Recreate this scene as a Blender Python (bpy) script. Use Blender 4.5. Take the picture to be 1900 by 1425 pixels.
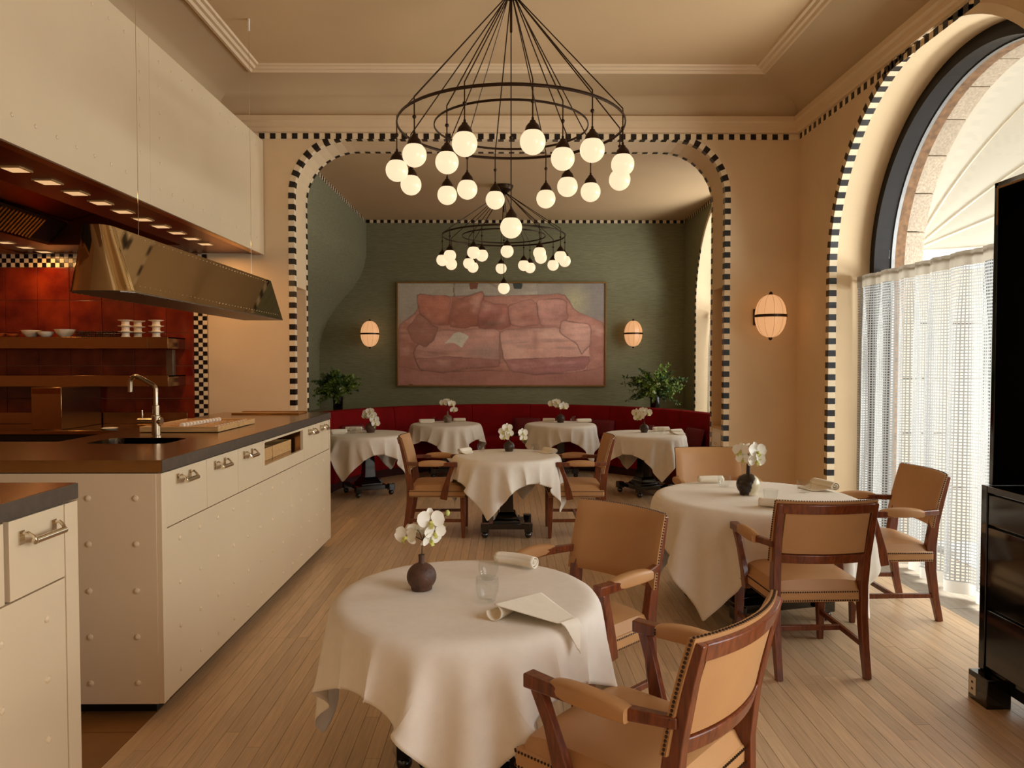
import bpy, bmesh, math, random
import numpy as np
from mathutils import Vector, Matrix
PI = math.pi
R_ = math.radians
random.seed(7)
SC = bpy.context.scene
COL = SC.collection
for o in list(bpy.data.objects): bpy.data.objects.remove(o)

# ------------------------------------------------------------------ camera, world, lights, exposure
cam = bpy.data.cameras.new('camera'); camo = bpy.data.objects.new('camera', cam); COL.objects.link(camo)
cam.sensor_fit = 'HORIZONTAL'; cam.sensor_width = 36; cam.lens = 1360 / 1900 * 36; cam.clip_start = .05; cam.clip_end = 200
camo.location = (0, 0, 1.5)
camo.rotation_euler = (PI / 2 - math.atan(40.5 / 1360), 0, -math.atan(10 / 1360))
SC.camera = camo
SC.view_settings.view_transform = 'Standard'; SC.view_settings.look = 'None'
SC.view_settings.gamma = 1; SC.view_settings.use_curve_mapping = False
SC.view_settings.exposure = 0.1
SC.cycles.max_bounces = 8; SC.cycles.diffuse_bounces = 5; SC.cycles.glossy_bounces = 4
SC.cycles.transmission_bounces = 8; SC.cycles.transparent_max_bounces = 12
SC.cycles.sample_clamp_indirect = 4.0; SC.cycles.use_denoising = True
SC.cycles.caustics_reflective = False; SC.cycles.caustics_refractive = False
W = bpy.data.worlds.new('sky'); SC.world = W; W.use_nodes = True
bg = W.node_tree.nodes['Background']; bg.inputs[0].default_value = (1.0, .95, .88, 1); bg.inputs[1].default_value = 1.9

def area_light(name, loc, rot, sx, sy, power, col):
    l = bpy.data.lights.new(name, 'AREA'); l.shape = 'RECTANGLE'; l.size = sx; l.size_y = sy; l.energy = power; l.color = col
    o = bpy.data.objects.new(name, l); COL.objects.link(o); o.location = loc; o.rotation_euler = rot
    return o
# added fill lamps: one behind the camera, one inside the unseen near side window
area_light('rear_fill', (.4, -2.3, 2.0), (R_(90), 0, 0), 4.0, 2.8, 7, (1, .86, .70))
area_light('side_window_fill', (2.66, .45, 1.5), (R_(66), 0, R_(90)), 2.4, 2.6, 104, (.96, .97, 1))
area_light('kitchen_ceiling_light', (-4.2, 2.2, 3.4), (0, 0, 0), 1.5, 2.0, 55, (1, .54, .20))
# added fill lamps out of view outside the windows, to push in more daylight
area_light('street_fill', (5.3, 4.3, 1.70), (R_(55), 0, R_(90)), 4.2, 1.6, 640, (.93, .97, 1))
area_light('street_fill', (3.9, 9.07, 1.5), (R_(90), 0, R_(90)), 2.4, 2.8, 150, (.95, .97, 1))

# ------------------------------------------------------------------ materials
def lin(c):
    return tuple(((x / 255) / 12.92 if x / 255 <= .04045 else ((x / 255 + .055) / 1.055) ** 2.4) for x in c) + (1,)

def new_mat(name):
    m = bpy.data.materials.new(name); m.use_nodes = True
    return m, m.node_tree, m.node_tree.nodes['Principled BSDF']

def mat(name, c, rough=.5, metal=0, var=.06, scale=6, stretch=(1, 1, 1), bump=0, bscale=60, c2=None, spec=None, coat=0, rand=0, detail=4):
    """principled with a noise-driven colour variation, optional bump and per-piece variation"""
    m, nt, p = new_mat(name)
    N, L = nt.nodes, nt.links
    p.inputs['Roughness'].default_value = rough; p.inputs['Metallic'].default_value = metal
    if spec is not None: p.inputs['Specular IOR Level'].default_value = spec
    if coat: p.inputs['Coat Weight'].default_value = coat; p.inputs['Coat Roughness'].default_value = .08
    tc = N.new('ShaderNodeTexCoord'); mp = N.new('ShaderNodeMapping'); mp.inputs['Scale'].default_value = stretch
    L.new(tc.outputs['Object'], mp.inputs['Vector'])
    no = N.new('ShaderNodeTexNoise'); no.inputs['Scale'].default_value = scale; no.inputs['Detail'].default_value = detail
    L.new(mp.outputs[0], no.inputs['Vector'])
    a = lin(c)
    b = lin(c2) if c2 else tuple(x * (1 - 2.2 * var) for x in a[:3]) + (1,)
    if not c2: a = tuple(min(1, x * (1 + var)) for x in a[:3]) + (1,)
    rp = N.new('ShaderNodeValToRGB'); rp.color_ramp.elements[0].position = .32; rp.color_ramp.elements[1].position = .68
    rp.color_ramp.elements[0].color = b; rp.color_ramp.elements[1].color = a
    L.new(no.outputs['Fac'], rp.inputs['Fac'])
    out = rp.outputs['Color']
    if rand:
        ge = N.new('ShaderNodeNewGeometry'); oi = N.new('ShaderNodeObjectInfo')
        ad = N.new('ShaderNodeMath'); ad.operation = 'ADD'; fr = N.new('ShaderNodeMath'); fr.operation = 'FRACT'
        L.new(ge.outputs['Random Per Island'], ad.inputs[0]); L.new(oi.outputs['Random'], ad.inputs[1]); L.new(ad.outputs[0], fr.inputs[0])
        mr = N.new('ShaderNodeMapRange'); mr.inputs['To Min'].default_value = 1 - rand; mr.inputs['To Max'].default_value = 1 + rand * .6
        L.new(fr.outputs[0], mr.inputs['Value'])
        mx = N.new('ShaderNodeVectorMath'); mx.operation = 'SCALE'
        L.new(out, mx.inputs[0]); L.new(mr.outputs[0], mx.inputs['Scale']); out = mx.outputs[0]
    L.new(out, p.inputs['Base Color'])
    if bump:
        n2 = N.new('ShaderNodeTexNoise'); n2.inputs['Scale'].default_value = bscale; n2.inputs['Detail'].default_value = 3
        L.new(mp.outputs[0], n2.inputs['Vector'])
        bp = N.new('ShaderNodeBump'); bp.inputs['Strength'].default_value = bump; bp.inputs['Distance'].default_value = .01
        L.new(n2.outputs['Fac'], bp.inputs['Height']); L.new(bp.outputs[0], p.inputs['Normal'])
    return m

def emit(name, c, s):
    m, nt, p = new_mat(name)
    p.inputs['Base Color'].default_value = tuple(x * .25 for x in c) + (1,); p.inputs['Emission Color'].default_value = c + (1,)
    p.inputs['Emission Strength'].default_value = s; p.inputs['Roughness'].default_value = .25
    return m

M = {}
M['plaster'] = mat('cream_plaster', (224, 196, 156), .75, var=.02, scale=3, bump=.05, bscale=90)
M['ceiling'] = mat('ceiling_paint', (206, 173, 130), .8, var=.015, scale=2)
M['mould'] = mat('moulding_paint', (224, 197, 160), .6, var=.015, scale=2)
M['greycove'] = mat('cove_paint', (198, 172, 134), .8, var=.015, scale=2)
M['green'] = mat('green_grasscloth', (142, 140, 108), .85, var=.10, scale=7, stretch=(1.5, 1.5, 26), bump=.25, bscale=40, c2=(122, 118, 88))
M['cream_tile'] = mat('cream_border', (236, 214, 178), .35, var=.02)
M['black_tile'] = mat('black_border', (24, 17, 18), .25, var=.1)
M['plank'] = mat('oak_plank', (212, 178, 138), .34, var=.07, scale=9, stretch=(9, .6, 1), bump=.05, bscale=30, rand=.16)
M['plank_edge'] = mat('oak_edge', (226, 188, 142), .34, var=.05, scale=9, stretch=(9, .6, 1), rand=.05)
M['subfloor'] = mat('joint_dark', (84, 56, 34), .8)
M['kfloor'] = mat('brown_tile', (156, 106, 54), .4, var=.08)
M['stone'] = mat('grey_stone', (150, 136, 118), .45, var=.10, scale=5, stretch=(8, 1, 1), rand=.06)
M['granite'] = mat('granite', (178, 160, 138), .8, var=.12, scale=60, bump=.3, bscale=80, rand=.08)
M['facade'] = mat('facade_stone', (196, 188, 176), .85, var=.06, scale=8, bump=.2, rand=.08)
M['pave'] = mat('pavement', (170, 165, 158), .9, var=.06)
M['bronze'] = mat('bronze_frame', (26, 18, 12), .55, metal=0, spec=.2, var=.1)
M['alu'] = mat('grey_aluminium', (126, 124, 122), .45, metal=.6, var=.05)
M['rust'] = mat('weathered_wood', (128, 92, 58), .8, var=.2, scale=20, stretch=(1, 1, 1))
M['enamel'] = mat('cream_enamel', (226, 205, 170), .28, var=.012, scale=2)
M['seam_shade'] = mat('gap_shadow', (104, 80, 50), .6)  # shade of the gaps between panels, put into the carcass colour
M['steel'] = mat('brushed_steel', (168, 132, 92), .2, metal=1, var=.05, scale=20, stretch=(1, 12, 12))
M['tap'] = mat('tap_steel', (176, 160, 136), .26, metal=1, var=.03)
M['edge_steel'] = mat('satin_steel', (128, 118, 106), .42, metal=1, var=.05, scale=30)
M['hood_steel'] = mat('hood_steel', (140, 88, 44), .3, metal=1, var=.06, scale=8)
M['mirror'] = mat('polished_steel', (206, 184, 142), .035, metal=1, var=.015, scale=2)
M['nickel'] = mat('nickel', (225, 215, 195), .14, metal=1, var=.02)
M['darkmetal'] = mat('dark_bronze', (62, 44, 30), .38, metal=.75, var=.1)
M['brass'] = mat('brass', (196, 150, 82), .3, metal=1)
M['nail'] = mat('antique_nail', (58, 36, 20), .4, metal=.5, var=.1)
M['redtile'] = mat('red_glazed_tile', (140, 46, 16), .22, var=.22, scale=5, c2=(92, 16, 8), coat=.25, rand=.16)
M['grout'] = mat('grout', (176, 122, 76), .8)
M['black'] = mat('black_lacquer', (9, 8, 9), .09, var=.05, coat=.6)
M['blackmatt'] = mat('black_interior', (7, 6, 6), .45)
M['wood'] = mat('mahogany', (128, 64, 28), .3, var=.2, scale=7, stretch=(12, 12, 1.2), c2=(88, 38, 16), coat=.2)
M['leather'] = mat('tan_leather', (188, 140, 90), .42, var=.03, scale=5, bump=.06, bscale=220)
M['velvet'] = mat('red_velvet', (128, 8, 8), .85, spec=.15, var=.08, scale=5, bump=.05, bscale=200)
M['velvet_dark'] = mat('dark_red_velvet', (104, 8, 12), .8, var=.08, scale=5)
M['plinthred'] = mat('dark_red_plinth', (58, 8, 6), .5)
M['linen'] = mat('white_linen', (238, 229, 214), .8, var=.012, scale=30, bump=.10, bscale=500)
M['napkin'] = mat('ivory_napkin', (243, 234, 214), .8, var=.012, scale=30, bump=.12, bscale=450)
M['brownclay'] = mat('brown_clay', (84, 54, 38), .55, var=.16, scale=24, bump=.3, bscale=90)
M['darkclay'] = mat('dark_clay', (62, 44, 32), .35, var=.2, scale=18, bump=.15)
M['greyclay'] = mat('grey_clay', (146, 128, 104), .5, var=.2, scale=22, c2=(92, 76, 56), bump=.15)
M['glazed'] = mat('two_tone_glaze', (214, 200, 168), .3, var=0, scale=7, c2=(42, 32, 22), bump=.05, detail=6)
M['petal'] = mat('orchid_white', (246, 242, 226), .5, var=.02)
M['lip'] = mat('orchid_lip', (206, 204, 104), .5)
M['stem'] = mat('dark_stem', (66, 48, 26), .6)
M['bud'] = mat('green_bud', (196, 204, 116), .5)
M['leaf'] = mat('green_leaf', (72, 104, 34), .5, var=.25, scale=12, c2=(40, 66, 20), rand=.3)
M['leaf2'] = mat('light_green_leaf', (128, 152, 60), .5, var=.2, scale=12, rand=.3)
M['hydrangea'] = mat('pale_blossom', (190, 194, 138), .6, rand=.2)
M['beech'] = mat('pale_wood', (214, 166, 106), .4, var=.10, scale=6, stretch=(1, 10, 10))
M['white'] = mat('white_ceramic', (238, 226, 204), .3, var=.02)
M['orange'] = mat('orange_ceramic', (206, 96, 40), .35, var=.08)
M['gold'] = mat('gilt_frame', (150, 112, 60), .4, metal=.5, var=.05)
M['plastic'] = mat('white_plastic', (226, 216, 196), .4, var=.02)
M['globe'] = emit('opal_globe', (1.0, .755, .485), .97)
M['shade'] = emit('parchment_shade', (1.0, .50, .22), .66)
M['spot'] = emit('warm_spot', (1.0, .60, .28), .72)

def glass_mat():
    m, nt, p = new_mat('clear_glass')
    p.inputs['Base Color'].default_value = (1, 1, 1, 1); p.inputs['Roughness'].default_value = .0
    p.inputs['Transmission Weight'].default_value = 1; p.inputs['IOR'].default_value = 1.45
    return m
def thin_glass():
    m, nt, p = new_mat('clear_glass'); N, L = nt.nodes, nt.links
    tr = N.new('ShaderNodeBsdfTransparent'); gl = N.new('ShaderNodeBsdfGlossy'); gl.inputs['Roughness'].default_value = .02
    tr.inputs[0].default_value = (.97, .975, .97, 1)
    lw = N.new('ShaderNodeLayerWeight'); lw.inputs['Blend'].default_value = .35
    pw = N.new('ShaderNodeMath'); pw.operation = 'POWER'; pw.inputs[1].default_value = 2.5; L.new(lw.outputs['Facing'], pw.inputs[0])
    mr = N.new('ShaderNodeMapRange'); mr.inputs['To Min'].default_value = .02; mr.inputs['To Max'].default_value = .34; L.new(pw.outputs[0], mr.inputs['Value'])
    mx = N.new('ShaderNodeMixShader'); L.new(mr.outputs[0], mx.inputs[0]); L.new(tr.outputs[0], mx.inputs[1]); L.new(gl.outputs[0], mx.inputs[2])
    L.new(mx.outputs[0], N['Material Output'].inputs['Surface']); return m
M['glass'] = thin_glass()
def glaze_mat():
    m, nt, p = new_mat('two_tone_glaze'); N, L = nt.nodes, nt.links
    tc = N.new('ShaderNodeTexCoord'); sp = N.new('ShaderNodeSeparateXYZ'); L.new(tc.outputs['Object'], sp.inputs[0])
    no = N.new('ShaderNodeTexNoise'); no.inputs['Scale'].default_value = 22; no.inputs['Detail'].default_value = 5; L.new(tc.outputs['Object'], no.inputs['Vector'])
    a = N.new('ShaderNodeMath'); a.operation = 'MULTIPLY_ADD'; a.inputs[1].default_value = 9; L.new(sp.outputs[0], a.inputs[0]); L.new(no.outputs['Fac'], a.inputs[2])
    b = N.new('ShaderNodeMath'); b.operation = 'MULTIPLY_ADD'; b.inputs[1].default_value = -5; L.new(sp.outputs[2], b.inputs[0]); L.new(a.outputs[0], b.inputs[2])
    rp = N.new('ShaderNodeValToRGB'); e = rp.color_ramp.elements; e[0].position = .22; e[0].color = lin((40, 28, 18)); e[1].position = .30; e[1].color = lin((206, 192, 160))
    L.new(b.outputs[0], rp.inputs['Fac']); L.new(rp.outputs[0], p.inputs['Base Color']); p.inputs['Roughness'].default_value = .3; return m
M['glazed'] = glaze_mat()

def pane_mat():
    m, nt, p = new_mat('window_glass'); N, L = nt.nodes, nt.links
    tr = N.new('ShaderNodeBsdfTransparent'); gl = N.new('ShaderNodeBsdfGlossy'); gl.inputs['Roughness'].default_value = .02
    tr.inputs[0].default_value = (.95, .96, .95, 1)
    fr = N.new('ShaderNodeLayerWeight'); fr.inputs['Blend'].default_value = .12; sc = N.new('ShaderNodeMath'); sc.operation = 'MULTIPLY'; sc.inputs[1].default_value = .6
    L.new(fr.outputs['Fresnel'], sc.inputs[0])
    mx = N.new('ShaderNodeMixShader'); sc.inputs[0].default_value = .05; nt.links.remove(sc.inputs[0].links[0]); L.new(fr.outputs['Facing'], sc.inputs[0]); sc.inputs[1].default_value = .25; L.new(sc.outputs[0], mx.inputs[0]); L.new(tr.outputs[0], mx.inputs[1]); L.new(gl.outputs[0], mx.inputs[2])
    L.new(mx.outputs[0], N['Material Output'].inputs['Surface']); return m
M['pane'] = pane_mat()

def fabric_mat(name, c, trans, weave=0, openness=.35):
    """light fabric: diffuse + translucent, with an open weave of holes when weave > 0 (cells per metre)"""
    m, nt, p = new_mat(name); N, L = nt.nodes, nt.links
    di = N.new('ShaderNodeBsdfDiffuse'); tl = N.new('ShaderNodeBsdfTranslucent')
    di.inputs[0].default_value = lin(c); tl.inputs[0].default_value = lin(c)
    mx = N.new('ShaderNodeMixShader'); mx.inputs[0].default_value = trans
    L.new(di.outputs[0], mx.inputs[1]); L.new(tl.outputs[0], mx.inputs[2])
    res = mx.outputs[0]
    if weave:
        tc = N.new('ShaderNodeUVMap'); sp = N.new('ShaderNodeSeparateXYZ'); L.new(tc.outputs[0], sp.inputs[0])
        fac = []
        for ax, fq in ((0, weave), (1, weave * .8)):
            mu = N.new('ShaderNodeMath'); mu.operation = 'MULTIPLY'; mu.inputs[1].default_value = fq; L.new(sp.outputs[ax], mu.inputs[0])
            f = N.new('ShaderNodeMath'); f.operation = 'FRACT'; L.new(mu.outputs[0], f.inputs[0])
            g = N.new('ShaderNodeMath'); g.operation = 'GREATER_THAN'; g.inputs[1].default_value = .42 if ax else .36; L.new(f.outputs[0], g.inputs[0])
            fac.append(g)
        an = N.new('ShaderNodeMath'); an.operation = 'MULTIPLY'; L.new(fac[0].outputs[0], an.inputs[0]); L.new(fac[1].outputs[0], an.inputs[1])
        om = N.new('ShaderNodeMath'); om.operation = 'MULTIPLY'; om.inputs[1].default_value = openness; L.new(an.outputs[0], om.inputs[0])
        tr = N.new('ShaderNodeBsdfTransparent'); m2 = N.new('ShaderNodeMixShader')
        L.new(om.outputs[0], m2.inputs[0]); L.new(res, m2.inputs[1]); L.new(tr.outputs[0], m2.inputs[2]); res = m2.outputs[0]
    L.new(res, N['Material Output'].inputs['Surface']); return m
M['sheer'] = fabric_mat('sheer_weave', (162, 160, 156), .36, weave=62, openness=.85)
M['header'] = fabric_mat('curtain_header', (170, 158, 140), .3)
M['sheer_hem'] = fabric_mat('sheer_hem', (206, 198, 186), .4)
M['awning'] = fabric_mat('awning_canvas', (214, 207, 192), .45)

# ------------------------------------------------------------------ mesh builder
class MB:
    def __init__(s): s.v = []; s.f = []; s.m = []
    def add(s, vs, fs, mi=0):
        b = len(s.v); s.v += [tuple(x) for x in vs]; s.f += [tuple(i + b for i in f) for f in fs]; s.m += [mi] * len(fs); return s
    def box(s, x0, x1, y0, y1, z0, z1, mi=0, T=None):
        vs = [(x0, y0, z0), (x1, y0, z0), (x1, y1, z0), (x0, y1, z0), (x0, y0, z1), (x1, y0, z1), (x1, y1, z1), (x0, y1, z1)]
        if T is not None: vs = [T @ Vector(v) for v in vs]
        return s.add(vs, [(3, 2, 1, 0), (4, 5, 6, 7), (0, 1, 5, 4), (1, 2, 6, 5), (2, 3, 7, 6), (3, 0, 4, 7)], mi)
    def loft(s, rings, mi=0, cap=True, closed=True):
        """rings: lists of equal length; closed cross-sections"""
        n = len(rings[0]); vs = [p for r in rings for p in r]; fs = []
        for i in range(len(rings) - 1):
            for j in range(n if closed else n - 1):
                k = (j + 1) % n
                fs.append((i * n + j, i * n + k, (i + 1) * n + k, (i + 1) * n + j))
        if cap and closed:
            fs.append(tuple(range(n - 1, -1, -1))); fs.append(tuple((len(rings) - 1) * n + j for j in range(n)))
        return s.add(vs, fs, mi)
    def tube(s, path, r, n=8, mi=0, cap=True):
        P = [Vector(p) for p in path]; rs = r if isinstance(r, (list, tuple)) else [r] * len(P)
        rings = []; up = None
        for i, p in enumerate(P):
            t = (P[min(i + 1, len(P) - 1)] - P[max(i - 1, 0)]).normalized()
            if up is None:
                up = t.cross(Vector((0, 0, 1)) if abs(t.z) < .9 else Vector((1, 0, 0))).normalized()
            up = (up - t * up.dot(t)).normalized(); w = t.cross(up)
            rings.append([p + (up * math.cos(2 * PI * k / n) + w * math.sin(2 * PI * k / n)) * rs[i] for k in range(n)])
        return s.loft(rings, mi, cap)
    def bar(s, path, w, h, mi=0, side=None):
        """rectangular bar swept along a path; w across 'side', h the other way (each a number or a list)"""
        P = [Vector(p) for p in path]; rings = []
        ws = w if isinstance(w, (list, tuple)) else [w] * len(P); hs = h if isinstance(h, (list, tuple)) else [h] * len(P)
        sd = Vector(side or (1, 0, 0))
        for i, p in enumerate(P):
            t = (P[min(i + 1, len(P) - 1)] - P[max(i - 1, 0)]).normalized()
            a = (sd - t * sd.dot(t)).normalized(); b = t.cross(a)
            rings.append([p + a * (sx * ws[i] / 2) + b * (sy * hs[i] / 2) for sx, sy in ((-1, -1), (1, -1), (1, 1), (-1, 1))])
        return s.loft(rings, mi)
    def lathe(s, prof, n=24, c=(0, 0, 0), mi=0):
        vs, fs = [], []
        idx = []
        for r, z in prof:
            if r < 1e-6: idx.append([len(vs)]); vs.append((c[0], c[1], c[2] + z))
            else:
                idx.append(list(range(len(vs), len(vs) + n)))
                vs += [(c[0] + r * math.cos(2 * PI * k / n), c[1] + r * math.sin(2 * PI * k / n), c[2] + z) for k in range(n)]
        for a, b in zip(idx, idx[1:]):
            for k in range(n):
                k2 = (k + 1) % n
                if len(a) == 1 and len(b) == 1: continue
                if len(a) == 1: fs.append((a[0], b[k2], b[k]))
                elif len(b) == 1: fs.append((a[k], a[k2], b[0]))
                else: fs.append((a[k], a[k2], b[k2], b[k]))
        return s.add(vs, fs, mi)
    def ball(s, c, r, n=16, m=10, mi=0, sz=1):
        return s.lathe([(r * math.sin(PI * i / m) if 0 < i < m else 0, -r * sz * math.cos(PI * i / m)) for i in range(m + 1)], n, c, mi)
    def grid(s, fn, nu, nv, mi=0):
        vs = [fn(i / nu, j / nv) for i in range(nu + 1) for j in range(nv + 1)]
        fs = [(i * (nv + 1) + j, (i + 1) * (nv + 1) + j, (i + 1) * (nv + 1) + j + 1, i * (nv + 1) + j + 1) for i in range(nu) for j in range(nv)]
        return s.add(vs, fs, mi)
    def mesh(s, name, mats, smooth=True, angle=35):
        me = bpy.data.meshes.new(name); me.from_pydata(s.v, [], s.f)
        for k in (mats if isinstance(mats, (list, tuple)) else [mats]): me.materials.append(M[k] if isinstance(k, str) else k)
        if any(s.m): me.polygons.foreach_set('material_index', s.m)
        me.validate()
        _b = bmesh.new(); _b.from_mesh(me); bmesh.ops.recalc_face_normals(_b, faces=_b.faces); _b.to_mesh(me); _b.free(); me.update()
        if smooth:
            me.polygons.foreach_set('use_smooth', [True] * len(me.polygons)); me.set_sharp_from_angle(angle=R_(angle))
        return me
    def build(s, name, mats, parent=None, bevel=0, smooth=True, sub=0, seg=2, loc=None, **props):
        return link(s.mesh(name, mats, smooth), name, parent, bevel, sub, seg, loc, **props)

def link(me, name, parent=None, bevel=0, sub=0, seg=2, loc=None, **props):
    o = bpy.data.objects.new(name, me); COL.objects.link(o)
    if parent: o.parent = parent
    if loc: o.location = loc
    if bevel:
        b = o.modifiers.new('bevel', 'BEVEL'); b.width = bevel; b.segments = seg; b.limit_method = 'ANGLE'; b.angle_limit = R_(40)
    if sub:
        b = o.modifiers.new('sub', 'SUBSURF'); b.levels = sub; b.render_levels = sub
    for k, v in props.items(): o[k] = v
    return o

def thing(name, label, cat, loc=(0, 0, 0), rotz=0, group=None):
    o = bpy.data.objects.new(name, None); COL.objects.link(o); o.empty_display_size = .1
    o.location = loc; o.rotation_euler = (0, 0, rotz); o['label'] = label; o['category'] = cat
    if group: o['group'] = group
    return o

def tag(o, label, cat, group=None):
    o['label'] = label; o['category'] = cat
    if group: o['group'] = group
    return o

def dup(root, loc, rotz=0, label=None, group=None):
    r = root.copy(); COL.objects.link(r); r.location = loc; r.rotation_euler = (0, 0, rotz)
    if label: r['label'] = label
    if group: r['group'] = group
    for ch in list(root.children):
        c = ch.copy(); COL.objects.link(c); c.parent = r
        for g in ch.children:
            d = g.copy(); COL.objects.link(d); d.parent = c
    return r

def struct(o): o['kind'] = 'structure'; return o

def extrude2d(outer, holes, d0, d1, mp):
    """flat outline with holes, extruded from d0 to d1; mp(u, v, d) -> 3D. Returns an MB."""
    cu = bpy.data.curves.new('t', 'CURVE'); cu.dimensions = '2D'; cu.fill_mode = 'BOTH'
    for pts in [outer] + holes:
        sp = cu.splines.new('POLY'); sp.points.add(len(pts) - 1)
        for q, p in zip(sp.points, pts): q.co = (p[0], p[1], 0, 1)
        sp.use_cyclic_u = True
    cu.extrude = .5
    ob = bpy.data.objects.new('t', cu); COL.objects.link(ob)
    dg = bpy.context.evaluated_depsgraph_get(); me = bpy.data.meshes.new_from_object(ob.evaluated_get(dg))
    mb = MB()
    mb.add([mp(v.co.x, v.co.y, d0 + (d1 - d0) * (v.co.z + .5)) for v in me.vertices], [tuple(p.vertices) for p in me.polygons])
    bpy.data.objects.remove(ob); bpy.data.curves.remove(cu); bpy.data.meshes.remove(me)
    return mb

def fix_normals(o):
    import bmesh
    b = bmesh.new(); b.from_mesh(o.data); bmesh.ops.remove_doubles(b, verts=b.verts, dist=1e-5); bmesh.ops.recalc_face_normals(b, faces=b.faces); b.to_mesh(o.data); b.free()
    return o
# ------------------------------------------------------------------ the room shell
YA, YB, XR, YE = 6.78, 7.23, 2.685, 11.1          # arch wall front / back, right wall, far wall
XL, XRJ, ZT, RA = -1.951, 2.014, 3.54, .5         # arch opening
WR, WZ = 1.34, 2.26                                # window arch radius and springing
WINS = (.45, 4.76, 9.07)

def rarch(x0, x1, zt, R, n=10, z0=0):
    p = [(x0, z0)]
    p += [(x0 + R - R * math.cos(PI / 2 * i / n), zt - R + R * math.sin(PI / 2 * i / n)) for i in range(n + 1)]
    p += [(x1 - R + R * math.sin(PI / 2 * i / n), zt - R + R * math.cos(PI / 2 * i / n)) for i in range(n + 1)]
    return p + [(x1, z0)]

def harch(yc, R, zs=WZ, n=48, z0=0):
    return [(yc - R, z0)] + [(yc - R * math.cos(PI * i / n), zs + R * math.sin(PI * i / n)) for i in range(n + 1)] + [(yc + R, z0)]

class Path:
    def __init__(s, pts):
        s.p = [Vector(q) for q in pts]; s.L = [0]
        for a, b in zip(s.p, s.p[1:]): s.L.append(s.L[-1] + (b - a).length)
        s.total = s.L[-1]
    def at(s, t):
        t = min(max(t, 0), s.total - 1e-6)
        i = max(k for k in range(len(s.p) - 1) if s.L[k] <= t)
        d = (s.p[i + 1] - s.p[i]); u = (t - s.L[i]) / max(d.length, 1e-9); d.normalize()
        # smooth normal: blend of the neighbouring directions
        return s.p[i] + (s.p[i + 1] - s.p[i]) * u, Vector((-d.y, d.x))

def L_piece(path, s0, s1, wf, ws, mp, d0, sgn, th, n=1):
    """a plate that wraps an opening's corner: wf on the wall face (outward), ws on the reveal. mp(u, v, depth). depth axis: d0 = face, sgn = into the wall"""
    mb = MB(); A, B, Cc, D, E, F = [], [], [], [], [], []
    for i in range(n + 1):
        p, nn = path.at(s0 + (s1 - s0) * i / n)
        q = lambda o, d: mp(p.x + nn.x * o, p.y + nn.y * o, d0 + sgn * d)
        A.append(q(-th, -th)); B.append(q(wf, -th)); Cc.append(q(wf, 0)); D.append(q(0, 0)); E.append(q(0, ws)); F.append(q(-th, ws))
    rings = [[A[i], B[i], Cc[i], D[i], E[i], F[i]] for i in range(n + 1)]
    return mb.loft(rings)

def border(name, pts, wf, ws, mp, d0, sgn, pitch=.1, part=.05, n=1, smin=0, smax=None, phase=0):
    path = Path(pts); smax = smax or path.total
    base = struct(L_piece(path, 0, path.total, wf, ws, mp, d0, sgn, .0012, n=max(2, int(path.total / .05))).build(name, 'cream_tile', smooth=False))
    s = phase
    while s + part < path.total:
        if smin <= s <= smax:
            L_piece(path, s, s + part, wf, ws, mp, d0, sgn, .003, n=n).build('tile', 'black_tile', base, smooth=False)
        s += pitch
    return base

# floor: sub-floor, 300 nearest oak planks as single pieces, the rest joined
fl = struct(MB().box(-6, XR, -2.6, YE, -.12, -.012).box(XR, 3.45, -2.6, YE, -.12, -.012).build('floor', 'subfloor', smooth=False))
rng = random.Random(3)
planks = []
PW = .0602
for k in range(-24, 70):
    x0 = -1.50 + k * PW; x1 = min(x0 + PW - .0016, XR - .002)
    if x0 > XR - .02: break
    if k == 0: x1 = x0 + PW - .001
    y = 6.05 if k < 0 else -.6 - rng.random() * 1.2
    while y < YE - .6:
        ln = 1.0 + rng.random() * 1.1
        if y < 3.96 < y + ln and rng.random() < .5 and -1.4 < x0 < -.5: ln = 3.96 - y
        y1 = min(y + ln, YE - .02)
        if y1 - y > .1: planks.append((x0, x1, y, y1 - .0012, k))
        y = y1
def plank_size(p):
    d = max(.9, p[2]); return (p[3] - p[2]) / (d * d)
vis = sorted([p for p in planks if p[3] > 1.2], key=lambda p: max(1.4, p[2] + .0))
near, rest = vis[:300], vis[300:] + [p for p in planks if p[3] <= 1.2]
for p in near:
    dz = rng.uniform(-.0004, .0004)
    MB().box(p[0], p[1], p[2], p[3], -.012, dz).build('plank', 'plank_edge' if p[4] == 0 else 'plank', fl, smooth=False)
mb = MB()
for p in rest: mb.box(p[0], p[1], p[2], p[3], -.012, rng.uniform(-.0004, .0004))
mb.build('planks', 'plank', fl, smooth=False, kind='stuff')
mb = MB()
nt = 0
for i in range(14):
    for j in range(24):
        x = -1.5 - .31 * (i + 1); y = -1.4 + .31 * j
        mb.box(x + .003, x + .307, y + .003, y + .307, -.012, 0)
mb.build('kitchen_tiles', 'kfloor', fl, smooth=False, kind='stuff')
for j in range(34):
    y = -1.0 + j * .36
    if y + .36 > YE: break
    MB().box(XR, 3.40, y + .002, y + .358, -.012, .0).build('stone_slab', 'stone', fl, smooth=False)

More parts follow.
